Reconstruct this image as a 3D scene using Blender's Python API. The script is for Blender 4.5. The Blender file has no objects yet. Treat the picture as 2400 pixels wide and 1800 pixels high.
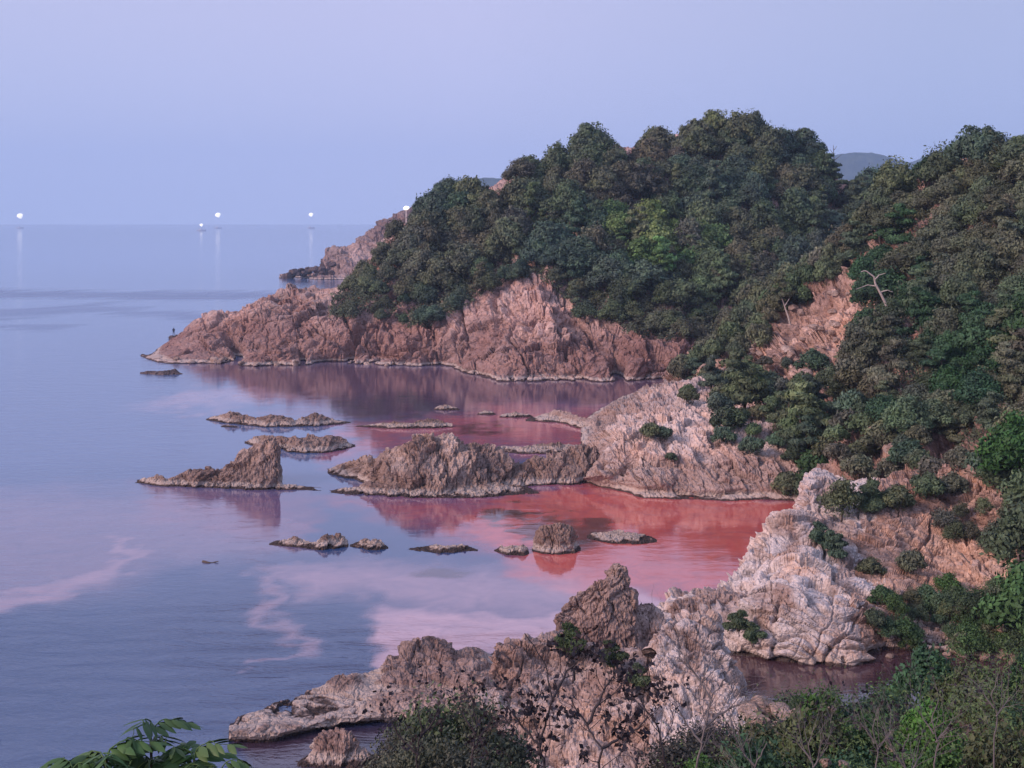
import bpy, math, random
import numpy as np
from mathutils import Vector, Matrix, Euler

# ------------------------------------------------------------------ camera, sky, sun, exposure
F, E, H = 2900.0, 512.0, 24.0            # focal length and eye-level row of the 2400x1800 photograph, eye height (m)
scene = bpy.context.scene
cam_d = bpy.data.cameras.new('camera'); cam = bpy.data.objects.new('camera', cam_d)
scene.collection.objects.link(cam); scene.camera = cam
cam.location = (0, 0, H); cam.rotation_euler = (math.radians(90), 0, 0)
cam_d.sensor_width = 36; cam_d.lens = 36*F/2400; cam_d.shift_y = -(900-E)/2400
cam_d.clip_start = 0.1; cam_d.clip_end = 60000

SUN_AZ, SUN_EL = math.radians(-118), math.radians(27)   # azimuth measured from +Y towards +X: left, behind the camera
world = bpy.data.worlds.new('World'); scene.world = world; world.use_nodes = True
nt = world.node_tree; nt.nodes.clear()
wo = nt.nodes.new('ShaderNodeOutputWorld'); bg = nt.nodes.new('ShaderNodeBackground')
sky = nt.nodes.new('ShaderNodeTexSky'); sky.sky_type = 'NISHITA'; sky.sun_disc = False
sky.sun_elevation = math.radians(4); sky.sun_rotation = SUN_AZ; sky.dust_density = 2.0; sky.ozone_density = 3.0
mul = nt.nodes.new('ShaderNodeMix'); mul.data_type = 'RGBA'; mul.blend_type = 'MIX'
mul.inputs[0].default_value = 0.88
tc = nt.nodes.new('ShaderNodeTexCoord'); sx = nt.nodes.new('ShaderNodeSeparateXYZ')
rampn = nt.nodes.new('ShaderNodeValToRGB')
er = rampn.color_ramp.elements
er[0].position = 0.0; er[0].color = (6.1, 6.8, 10.5, 1)
er[1].position = 1.0; er[1].color = (5.4, 5.9, 9.1, 1)
e2 = er.new(0.16); e2.color = (6.6, 6.7, 9.9, 1)
nt.links.new(tc.outputs['Generated'], sx.inputs[0]); nt.links.new(sx.outputs['Z'], rampn.inputs[0])
rx = nt.nodes.new('ShaderNodeValToRGB'); mx = nt.nodes.new('ShaderNodeMath'); mx.operation = 'MULTIPLY_ADD'; mx.inputs[1].default_value = 0.5; mx.inputs[2].default_value = 0.5
nt.links.new(sx.outputs['X'], mx.inputs[0]); nt.links.new(mx.outputs[0], rx.inputs[0])       # the dusk glow fades from left to right
rx.color_ramp.elements[0].position = 0.30; rx.color_ramp.elements[0].color = (0.96, 0.98, 0.98, 1); rx.color_ramp.elements[1].position = 0.66; rx.color_ramp.elements[1].color = (0.80, 0.87, 0.885, 1)
ec = rx.color_ramp.elements.new(0.48); ec.color = (1.02, 1.01, 1.01, 1)
mh = nt.nodes.new('ShaderNodeMix'); mh.data_type = 'RGBA'; mh.blend_type = 'MULTIPLY'; mh.inputs[0].default_value = 1.0
nt.links.new(rampn.outputs[0], mh.inputs[6]); nt.links.new(rx.outputs[0], mh.inputs[7])
nt.links.new(sky.outputs[0], mul.inputs[6]); nt.links.new(mh.outputs[2], mul.inputs[7])
nt.links.new(mul.outputs[2], bg.inputs[0]); bg.inputs[1].default_value = 0.1
nt.links.new(bg.outputs[0], wo.inputs[0])

sun_d = bpy.data.lights.new('sun', 'SUN'); sun = bpy.data.objects.new('sun', sun_d); scene.collection.objects.link(sun)
sun_d.energy = 3.6; sun_d.angle = math.radians(22); sun_d.color = (1.0, 0.70, 0.60)
sdir = Vector((math.sin(SUN_AZ)*math.cos(SUN_EL), math.cos(SUN_AZ)*math.cos(SUN_EL), math.sin(SUN_EL)))
sun.rotation_euler = sdir.to_track_quat('Z', 'Y').to_euler(); sun.location = sdir*100

vs = scene.view_settings; scene.display_settings.display_device = 'sRGB'
vs.view_transform = 'Standard'; vs.look = 'None'; vs.exposure = 0.0; vs.gamma = 1.0; vs.use_curve_mapping = False
scene.cycles.use_denoising = True
scene.cycles.max_bounces = 5; scene.cycles.diffuse_bounces = 2; scene.cycles.glossy_bounces = 3
scene.cycles.transmission_bounces = 2; scene.cycles.volume_bounces = 1; scene.cycles.transparent_max_bounces = 6
scene.cycles.use_fast_gi = False

# ------------------------------------------------------------------ helpers
COL = scene.collection
rng = np.random.default_rng(7)
def Yw(py): return H*F/(np.asarray(py, float)-E)           # distance of a point of the sea seen in row py
def at(px, py, Y): return Vector(((px-1200)/F*Y, Y, H-(py-E)/F*Y))

def tag(o, label=None, cat=None, group=None, kind=None):
    if label: o['label'] = label
    if cat: o['category'] = cat
    if group: o['group'] = group
    if kind: o['kind'] = kind
    return o
def link(name, me, mat=None, parent=None):
    o = bpy.data.objects.new(name, me); COL.objects.link(o)
    if mat is not None and me is not None and not me.materials: me.materials.append(mat)
    if parent is not None: o.parent = parent
    return o
def empty(name, loc=(0,0,0), rz=0.0, s=1.0):
    o = bpy.data.objects.new(name, None); COL.objects.link(o)
    o.location = loc; o.rotation_euler = (0, 0, rz); o.scale = (s, s, s); o.empty_display_size = 0.2
    return o

def quads_mesh(name, V, Q, smooth=True):
    me = bpy.data.meshes.new(name)
    V = np.ascontiguousarray(V, np.float32); Q = np.ascontiguousarray(Q, np.int32)
    k = Q.shape[1]
    me.vertices.add(len(V)); me.vertices.foreach_set('co', V.ravel())
    me.loops.add(Q.size); me.loops.foreach_set('vertex_index', Q.ravel())
    me.polygons.add(len(Q)); me.polygons.foreach_set('loop_start', np.arange(0, Q.size, k, dtype=np.int32))
    me.polygons.foreach_set('loop_total', np.full(len(Q), k, np.int32))
    me.polygons.foreach_set('use_smooth', np.full(len(Q), smooth, bool))
    me.update(calc_edges=True); me.validate()
    return me

# ---- noise on numpy arrays
def sst(x, a, b): 
    t = np.clip((x-a)/(b-a), 0, 1); return t*t*(3-2*t)
def _h(ix, iy, iz, seed):
    h = (ix.astype(np.int64)*374761393 + iy.astype(np.int64)*668265263 + iz.astype(np.int64)*1440662683 + seed*97531337) & 0xffffffff
    h = ((h ^ (h >> 13))*1274126177) & 0xffffffff
    h = ((h ^ (h >> 16))*2246822519) & 0xffffffff
    return ((h ^ (h >> 15)) & 0xffffff)/float(0x1000000)
def vnoise(p, seed=0):
    i = np.floor(p); f = p-i; u = f*f*f*(f*(f*6-15)+10); i = i.astype(np.int64)
    x, y, z = i[..., 0], i[..., 1], i[..., 2]; a, b, c = u[..., 0], u[..., 1], u[..., 2]
    def L(dz):
        n00 = _h(x, y, z+dz, seed); n10 = _h(x+1, y, z+dz, seed); n01 = _h(x, y+1, z+dz, seed); n11 = _h(x+1, y+1, z+dz, seed)
        return (n00*(1-a)+n10*a)*(1-b)+(n01*(1-a)+n11*a)*b
    return (L(0)*(1-c)+L(1)*c)*2-1
def fbm(p, octs=4, seed=0, gain=0.5):
    s = 0; a = 1.0; t = 0
    for o in range(octs):
        s = s+a*vnoise(p*(2.03**o)+o*17.3, seed+o); t += a; a *= gain
    return s/t
def ridged(p, octs=3, seed=0):
    s = 0; a = 1.0; t = 0
    for o in range(octs):
        s = s+a*(1-np.abs(vnoise(p*(2.07**o)+o*9.1, seed+o))*2); t += a; a *= 0.5
    return s/t
def block(p, seed): 
    i = np.floor(p).astype(np.int64); return _h(i[..., 0], i[..., 1], i[..., 2], seed)*2-1

def worley(p, seed):
    i0 = np.floor(p).astype(np.int64); f1 = np.full(p.shape[:-1], 9.0); f2 = f1.copy()
    bi = np.zeros(p.shape, np.int64); bo = np.zeros(p.shape)
    for dx_ in (-1, 0, 1):
        for dy_ in (-1, 0, 1):
            for dz_ in (-1, 0, 1):
                c = i0+np.array([dx_, dy_, dz_])
                o = p-c-np.stack([_h(c[..., 0], c[..., 1], c[..., 2], seed+k) for k in (1, 2, 3)], -1)
                d = np.sqrt((o*o).sum(-1)); nr = d < f1
                f2 = np.where(nr, f1, np.minimum(f2, d)); f1 = np.where(nr, d, f1)
                bi = np.where(nr[..., None], c, bi); bo = np.where(nr[..., None], o, bo)
    ids = np.stack([_h(bi[..., 0], bi[..., 1], bi[..., 2], seed+k) for k in (11, 12, 13, 14)], -1)
    return f1, f2, ids, bo

def rock_disp(Pn, size, seed, bed=(0.25, -0.1, 0.95), strength=1.0, strata=1.0, fine=1.0, ledge=(0.32, 0.17)):
    """relief (m) of broken, bedded rock: tilted facets of three sizes with crevices between them"""
    nb = np.array(bed, float); nb /= np.linalg.norm(nb)
    t1 = np.cross(nb, [0, 1, 0.1]); t1 /= np.linalg.norm(t1); t2 = np.cross(nb, t1)
    w = np.stack([fbm(Pn/size*0.7, 3, seed+40), fbm(Pn/size*0.7+31, 3, seed+50), fbm(Pn/size*0.7+77, 3, seed+60)], -1)
    Pw = Pn+w*size*0.35
    q = np.stack([Pw@t1, Pw@t2, Pw@nb], -1)
    d = 0.55*fbm(Pn/(size*2.4), 3, seed)*size
    for k, (cs, amp, tilt, crev) in enumerate(((1.6, 0.26, 0.85, 0.10), (0.62, 0.13, 0.45, 0.10), (0.24, 0.030*fine, 0.13*fine, 0.03*fine))):
        S = size*cs*np.array([1.25+0.9*strata, 1.15, 1.2-0.72*strata])
        f1, f2, ids, off = worley(q/S+k*7.7, seed+k*31)
        d = d+size*amp*(ids[..., 0]*2-1)+size*tilt*((ids[..., 1:]-0.5)*off).sum(-1)
        d = d-size*crev*np.exp(-((f2-f1)/0.06)**2)
    if ledge[1]:
        sl = q[..., 2]/(size*ledge[0])+1.1*fbm(Pn/(size*1.6), 3, seed+90)+0.5*block(np.stack([q[..., 0], q[..., 1], q[..., 1]*0], -1)/(size*0.8), seed+91)
        fr = sl-np.floor(sl); am = 0.35+0.9*_h(np.floor(sl).astype(np.int64), np.zeros(sl.shape, np.int64), np.zeros(sl.shape, np.int64), seed+92)
        msk = sst(fbm(Pn/(size*2.0)+13, 2, seed+93), -0.35, 0.25)
        d = d+size*ledge[1]*am*msk*(fr**1.5-0.4)
    # joints: narrow deep cracks along and across the beds
    for (ax, sp, wd, dep, k) in ((0, 1.7, 0.030, 0.36, 0), (1, 1.9, 0.030, 0.30, 1), (2, 0.75, 0.055, 0.22, 2), (0, 0.63, 0.045, 0.13, 3), (2, 0.33, 0.07, 0.08, 4)):
        u = (q[..., ax]+(0.35*q[..., 2] if ax == 0 else 0))/(size*sp)+0.55*fbm(Pn/(size*2.6)+k*5, 3, seed+110+k)
        fr = np.abs(u-np.floor(u)-0.5); on = _h(np.floor(u).astype(np.int64), np.zeros(u.shape, np.int64), np.zeros(u.shape, np.int64)+k, seed+120)
        ms = sst(fbm(Pn/(size*1.3)+k*3.3, 2, seed+130+k)+on*0.7-0.35, -0.25, 0.25)
        d = d-size*dep*ms*np.exp(-((fr)/wd)**2)
    d = d+0.018*size*fine*fbm(Pn/(size*0.2), 2, seed+8)
    return d*strength

def smooth1(a, s):
    if s <= 0: return a
    r = int(s*3)+1; k = np.exp(-0.5*(np.arange(-r, r+1)/s)**2); k /= k.sum()
    # reflect about the end values so that ends stay put
    ap = np.concatenate([2*a[0]-a[r:0:-1], a, 2*a[-1]-a[-2:-r-2:-1]])
    return np.convolve(ap, k, 'valid')

def curve(kind, knots, nu, sm=4.0):
    K = np.array(knots, float); px = np.linspace(K[0, 0], K[-1, 0], nu)
    f = lambda j: smooth1(np.interp(px, K[:, 0], K[:, j]), sm)
    if kind == 'w': Y = Yw(f(1)); z = np.zeros(nu)
    elif kind == 'p': py = f(1); Y = f(2); z = H-(py-E)/F*Y
    else: Y = f(1); z = f(2)
    return np.stack([(px-1200)/F*Y, Y, z], -1)

def loft_grid(C, spans):
    C = np.stack(C); n = len(C); rows = []
    for i in range(n-1):
        p0 = C[max(i-1, 0)]; p1 = C[i]; p2 = C[i+1]; p3 = C[min(i+2, n-1)]
        # tangents limited so that a short span beside a long one does not overshoot
        d1 = np.linalg.norm(p2-p1, axis=-1, keepdims=True)
        m1 = (p2-p0)*0.5; m2 = (p3-p1)*0.5
        l1 = np.linalg.norm(m1, axis=-1, keepdims=True)+1e-6; l2 = np.linalg.norm(m2, axis=-1, keepdims=True)+1e-6
        m1 = m1*np.minimum(1, 0.9*d1/l1); m2 = m2*np.minimum(1, 0.9*d1/l2)
        k = spans[i]
        for j in range(k+(1 if i == n-2 else 0)):
            t = j/k; t2 = t*t; t3 = t2*t
            rows.append((2*t3-3*t2+1)*p1+(t3-2*t2+t)*m1+(-2*t3+3*t2)*p2+(t3-t2)*m2)
    return np.stack(rows)

def grid_normals(G):
    du = np.gradient(G, axis=1); dv = np.gradient(G, axis=0)
    n = np.cross(du, dv); l = np.linalg.norm(n, axis=-1, keepdims=True)
    n = n/np.maximum(l, 1e-9)
    if n[..., 2].mean() < 0: n = -n
    return n

SURF = {}
def grid_mesh(name, G, zmin=-0.7, smooth=False, keep=None):
    nv, nu, _ = G.shape
    idx = np.arange(nv*nu).reshape(nv, nu)
    Q = np.stack([idx[:-1, :-1], idx[:-1, 1:], idx[1:, 1:], idx[1:, :-1]], -1).reshape(-1, 4)
    V = G.reshape(-1, 3)
    k = (V[Q][:, :, 2].max(1) > zmin)
    if keep is not None: k &= keep[:-1, :-1].ravel()
    Q = Q[k]
    used = np.zeros(len(V), bool); used[Q.ravel()] = True
    mp = np.cumsum(used)-1
    # orientation: normals up
    me = quads_mesh(name, V[used], mp[Q], smooth)
    return me

def land(name, curves, nu, spans, size, seed, mat, strength=1.0, bed=(0.25, -0.1, 0.95), fade=None, sm=4.0, strata=1.0, smooth=False, zmin=-0.7, dents=(), fine=1.0, ledge=(0.32, 0.17), split=None):
    C = [curve(k, kn, nu, sm) for k, kn in curves]
    G = loft_grid(C, spans)
    n = grid_normals(G)
    d = rock_disp(G, size, seed, bed, strength, strata, fine, ledge)
    if dents:
        Yg = np.maximum(G[..., 1], 1); gx = 1200+G[..., 0]/Yg*F; gy = E+(H-G[..., 2])/Yg*F
        gx = gx+14*fbm(G/size, 3, seed+70)*size/Yg*F/40; gy = gy+10*fbm(G/size+9, 3, seed+71)*size/Yg*F/40
        for (cx, cy, rx, ry, dep, ang) in dents:
            ca, sa = math.cos(math.radians(ang)), math.sin(math.radians(ang))
            ex = ((gx-cx)*ca-(gy-cy)*sa)/rx; ey = ((gx-cx)*sa+(gy-cy)*ca)/ry
            d = d-dep*np.exp(-(ex*ex+ey*ey)**1.5)
    if fade is not None: d = d*fade(G)
    G = G+n*d[..., None]
    SURF[name] = G
    if split:
        k, n2_, m2_ = split
        cols = np.arange(G.shape[1])[None, :]+70*fbm(G/1.6, 4, seed+7)+0.0*G[..., 0]; right = cols > k      # ragged boundary between the two rocks
        tag(link(n2_, grid_mesh(n2_, G, zmin, smooth, right), m2_), kind='structure')
    me = grid_mesh(name, G, zmin, smooth, ~right if split else None)
    o = link(name, me, mat)
    return o

# ------------------------------------------------------------------ materials
def new_mat(name):
    m = bpy.data.materials.new(name); m.use_nodes = True
    nt = m.node_tree; b = nt.nodes['Principled BSDF']
    return m, nt, b
def N(nt, t, **kw):
    n = nt.nodes.new(t)
    for k, v in kw.items():
        if k in ('inp',):
            for kk, vv in v.items(): n.inputs[kk].default_value = vv
        else: setattr(n, k, v)
    return n
def ramp(nt, src, stops, interp='LINEAR'):
    r = N(nt, 'ShaderNodeValToRGB'); el = r.color_ramp.elements; r.color_ramp.interpolation = interp
    while len(el) > 1: el.remove(el[0])
    for i, (p, c) in enumerate(stops):
        e = el[0] if i == 0 else el.new(p)
        e.position = p; e.color = c if len(c) == 4 else (*c, 1)
    nt.links.new(src, r.inputs[0]); return r.outputs[0]
def mix(nt, fac, a, b, mode='MIX'):
    m = N(nt, 'ShaderNodeMix', data_type='RGBA', blend_type=mode)
    for s, v in ((m.inputs[0], fac), (m.inputs[6], a), (m.inputs[7], b)):
        if hasattr(v, 'is_output'): nt.links.new(v, s)
        elif isinstance(v, (int, float)): s.default_value = v
        else: s.default_value = (*v, 1) if len(v) == 3 else v
    return m.outputs[2]
def math_n(nt, op, a, b=None, c=None, clamp=False):
    m = N(nt, 'ShaderNodeMath', operation=op, use_clamp=clamp)
    for s, v in zip(m.inputs, (a, b, c)):
        if v is None: continue
        if hasattr(v, 'is_output'): nt.links.new(v, s)
        else: s.default_value = v
    return m.outputs[0]
def noise(nt, vec, scale, detail=4, rough=0.55, dist=0.0):
    n = N(nt, 'ShaderNodeTexNoise'); n.inputs['Scale'].default_value = scale; n.inputs['Detail'].default_value = detail
    n.inputs['Roughness'].default_value = rough; n.inputs['Distortion'].default_value = dist
    if vec is not None: nt.links.new(vec, n.inputs['Vector'])
    return n.outputs['Fac']

def rock_mat(name, c_light, c_mid, c_dark, c_stain, size=1.0, stain=0.5, white=0.0, bump=0.7, bed=(0.25, -0.1, 0.95), tide=True, stripe=0.55, splash=0.0, splash_c=(0.27, 0.165, 0.14)):
    m, nt, b = new_mat(name)
    tc = N(nt, 'ShaderNodeTexCoord'); v = tc.outputs['Object']
    base = ramp(nt, noise(nt, v, 0.35/size, 6, 0.62, 0.4), [(0.32, c_dark), (0.47, c_mid), (0.62, c_light)])
    # beds: bands across the bedding direction
    dot = N(nt, 'ShaderNodeVectorMath', operation='DOT_PRODUCT'); nt.links.new(v, dot.inputs[0])
    nb = Vector(bed).normalized(); dot.inputs[1].default_value = nb
    nz = noise(nt, v, 0.5/size, 4, 0.6)
    s = math_n(nt, 'MULTIPLY_ADD', nz, 2.2*size, dot.outputs['Value'])
    cmb = N(nt, 'ShaderNodeCombineXYZ'); nt.links.new(math_n(nt, 'MULTIPLY', s, 1.7/size), cmb.inputs[0])
    bands = noise(nt, cmb.outputs[0], 1.0, 5, 0.7)
    bandc = ramp(nt, bands, [(0.35, c_dark), (0.5, c_mid), (0.66, c_light)])
    col = mix(nt, stripe, base, bandc)
    st = ramp(nt, noise(nt, v, 0.22/size, 5, 0.65, 0.8), [(0.52, (0, 0, 0)), (0.66, (1, 1, 1))])
    col = mix(nt, math_n(nt, 'MULTIPLY', st, stain), col, c_stain)
    gr = ramp(nt, noise(nt, v, 0.9/size, 5, 0.7), [(0.50, (0, 0, 0)), (0.63, (1, 1, 1))])
    col = mix(nt, math_n(nt, 'MULTIPLY', gr, 0.5), col, (0.17, 0.14, 0.14))
    big = ramp(nt, noise(nt, v, 0.11/size, 4, 0.55, 0.5), [(0.40, (0.62, 0.56, 0.56)), (0.60, (1.15, 1.12, 1.1))])
    col = mix(nt, 1.0, col, big, 'MULTIPLY')
    if white:
        wt = ramp(nt, noise(nt, v, 0.3/size, 5, 0.6, 0.3), [(0.42, (0, 0, 0)), (0.58, (1, 1, 1))])
        col = mix(nt, math_n(nt, 'MULTIPLY', wt, white), col, (0.72, 0.67, 0.66))
    if splash:
        g0_ = N(nt, 'ShaderNodeNewGeometry'); sp0 = N(nt, 'ShaderNodeSeparateXYZ'); nt.links.new(g0_.outputs['Position'], sp0.inputs[0])
        z0 = math_n(nt, 'DIVIDE', math_n(nt, 'MULTIPLY_ADD', noise(nt, v, 0.12, 5, 0.65), splash*1.6, math_n(nt, 'SUBTRACT', sp0.outputs['Z'], splash*0.8)), splash*2)
        sf = ramp(nt, z0, [(0.30, (1, 1, 1)), (0.62, (0, 0, 0))])
        col = mix(nt, math_n(nt, 'MULTIPLY', sf, 0.66), col, splash_c)
    fine = ramp(nt, noise(nt, v, 5.0/size, 4, 0.7), [(0.3, (0.62, 0.60, 0.60)), (0.7, (1.22, 1.2, 1.2))])
    col = mix(nt, 1.0, col, fine, 'MULTIPLY')
    if tide:   # barnacle-pale band above the water and the wet dark rim under it: they belong to the rock
        g = N(nt, 'ShaderNodeNewGeometry'); sp = N(nt, 'ShaderNodeSeparateXYZ'); nt.links.new(g.outputs['Position'], sp.inputs[0])
        zz = math_n(nt, 'MULTIPLY_ADD', noise(nt, v, 0.9, 4, 0.6), -0.55, sp.outputs['Z'])
        pale = ramp(nt, math_n(nt, 'ADD', zz, 0.5), [(0.36, (0, 0, 0)), (0.44, (1, 1, 1)), (0.62, (1, 1, 1)), (0.80, (0, 0, 0))])
        col = mix(nt, math_n(nt, 'MULTIPLY', pale, 0.72), col, (0.56, 0.47, 0.42))
        wet = ramp(nt, math_n(nt, 'ADD', zz, 0.5), [(0.34, (1, 1, 1)), (0.41, (0, 0, 0))])
        col = mix(nt, math_n(nt, 'MULTIPLY', wet, 0.92), col, (0.045, 0.032, 0.03))
    nt.links.new(col, b.inputs['Base Color'])
    b.inputs['Roughness'].default_value = 0.9; b.inputs['Specular IOR Level'].default_value = 0.2
    h1 = noise(nt, v, 1.8/size, 6, 0.58, 0.3)
    vo = N(nt, 'ShaderNodeTexVoronoi', feature='DISTANCE_TO_EDGE'); vo.inputs['Scale'].default_value = 1.5/size
    wv = N(nt, 'ShaderNodeVectorMath', operation='ADD'); nt.links.new(v, wv.inputs[0])
    nn = N(nt, 'ShaderNodeTexNoise'); nn.inputs['Scale'].default_value = 1.6/size; nt.links.new(v, nn.inputs['Vector'])
    sc = N(nt, 'ShaderNodeVectorMath', operation='SCALE'); nt.links.new(nn.outputs['Color'], sc.inputs[0]); sc.inputs['Scale'].default_value = 0.8*size
    nt.links.new(sc.outputs[0], wv.inputs[1]); nt.links.new(wv.outputs[0], vo.inputs['Vector'])
    ck = math_n(nt, 'MINIMUM', math_n(nt, 'MULTIPLY', vo.outputs['Distance'], 6.0), 1.0)
    hh = math_n(nt, 'MULTIPLY_ADD', ck, 0.22, h1)
    bp = N(nt, 'ShaderNodeBump'); bp.inputs['Strength'].default_value = bump; bp.inputs['Distance'].default_value = 0.45*size
    nt.links.new(hh, bp.inputs['Height']); nt.links.new(bp.outputs[0], b.inputs['Normal'])
    return m

M = {}
BED_H = (-0.6, -0.3, 0.74)
M['rock_head'] = rock_mat('rock_headland', (0.72, 0.53, 0.46), (0.55, 0.365, 0.315), (0.27, 0.17, 0.155), (0.64, 0.39, 0.30), 2.2, 0.45, 0.25, bed=BED_H, splash=7.0, splash_c=(0.25, 0.145, 0.13))
M['rock_mid'] = rock_mat('rock_spur', (0.76, 0.63, 0.57), (0.62, 0.475, 0.41), (0.33, 0.235, 0.205), (0.64, 0.42, 0.31), 1.2, 0.4, 0.40, bed=(0.9, 0.1, 0.35), splash=2.4, splash_c=(0.36, 0.255, 0.215))
M['rock_isle'] = rock_mat('rock_islet', (0.74, 0.60, 0.51), (0.50, 0.37, 0.30), (0.22, 0.16, 0.14), (0.50, 0.33, 0.23), 1.0, 0.35, 0.22, bed=(-0.5, -0.2, 0.8), splash=2.6, splash_c=(0.22, 0.15, 0.125), bump=0.9)
M['rock_near'] = rock_mat('rock_pale', (0.74, 0.67, 0.63), (0.60, 0.48, 0.42), (0.34, 0.25, 0.215), (0.62, 0.38, 0.24), 0.8, 0.5, 0.75, bed=(0.25, 0.15, 0.95))
M['rock_shelf'] = rock_mat('rock_shelf', (0.66, 0.53, 0.46), (0.49, 0.365, 0.31), (0.27, 0.195, 0.17), (0.60, 0.38, 0.25), 0.7, 0.4, 0.3, bed=(0.2, 0.2, 0.95))
M['rock_low'] = rock_mat('rock_low_shelf', (0.58, 0.45, 0.39), (0.42, 0.305, 0.26), (0.20, 0.145, 0.13), (0.52, 0.33, 0.23), 0.9, 0.35, 0.12, bed=(0.2, 0.2, 0.95), bump=0.9)
M['rock_hill'] = rock_mat('rock_hillside', (0.72, 0.54, 0.45), (0.52, 0.36, 0.29), (0.22, 0.155, 0.13), (0.64, 0.39, 0.27), 1.2, 0.6, 0.1, bed=(0.3, 0.1, 0.9))
M['rock_layer'] = rock_mat('rock_layered', (0.70, 0.52, 0.42), (0.54, 0.365, 0.28), (0.24, 0.165, 0.135), (0.62, 0.36, 0.22), 0.8, 0.65, 0.15, bed=(0.1, 0.1, 0.98), stripe=0.7)
M['rock_far'] = rock_mat('rock_far', (0.52, 0.40, 0.36), (0.40, 0.30, 0.28), (0.25, 0.2, 0.2), (0.45, 0.32, 0.28), 4.0, 0.3, 0.1)
M['slate'] = rock_mat('rock_dark', (0.22, 0.17, 0.17), (0.16, 0.13, 0.13), (0.09, 0.08, 0.09), (0.2, 0.15, 0.13), 1.6, 0.2, 0.0, tide=False)
M['soil'] = rock_mat('soil', (0.16, 0.12, 0.09), (0.10, 0.075, 0.055), (0.05, 0.04, 0.03), (0.2, 0.13, 0.09), 1.0, 0.3, 0.0, tide=False)

# ------------------------------------------------------------------ the sea
def seg_dist(X, Y, a, b):
    ax, ay = a; bx, by = b; dx, dy = bx-ax, by-ay; L = dx*dx+dy*dy+1e-9
    t = np.clip(((X-ax)*dx+(Y-ay)*dy)/L, 0, 1)
    return np.hypot(X-ax-t*dx, Y-ay-t*dy)
def poly_sd(X, Y, poly):
    d = np.full(X.shape, 1e9); ins = np.zeros(X.shape, bool); n = len(poly)
    for i in range(n):
        a, b = poly[i], poly[(i+1) % n]
        d = np.minimum(d, seg_dist(X, Y, a, b))
        c = ((a[1] > Y) != (b[1] > Y)) & (X < (b[0]-a[0])*(Y-a[1])/((b[1]-a[1])+1e-12)+a[0])
        ins ^= c
    return np.where(ins, d, -d)
def line_d(X, Y, pts): 
    d = np.full(X.shape, 1e9)
    for a, b in zip(pts[:-1], pts[1:]): d = np.minimum(d, seg_dist(X, Y, a, b))
    return d
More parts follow.
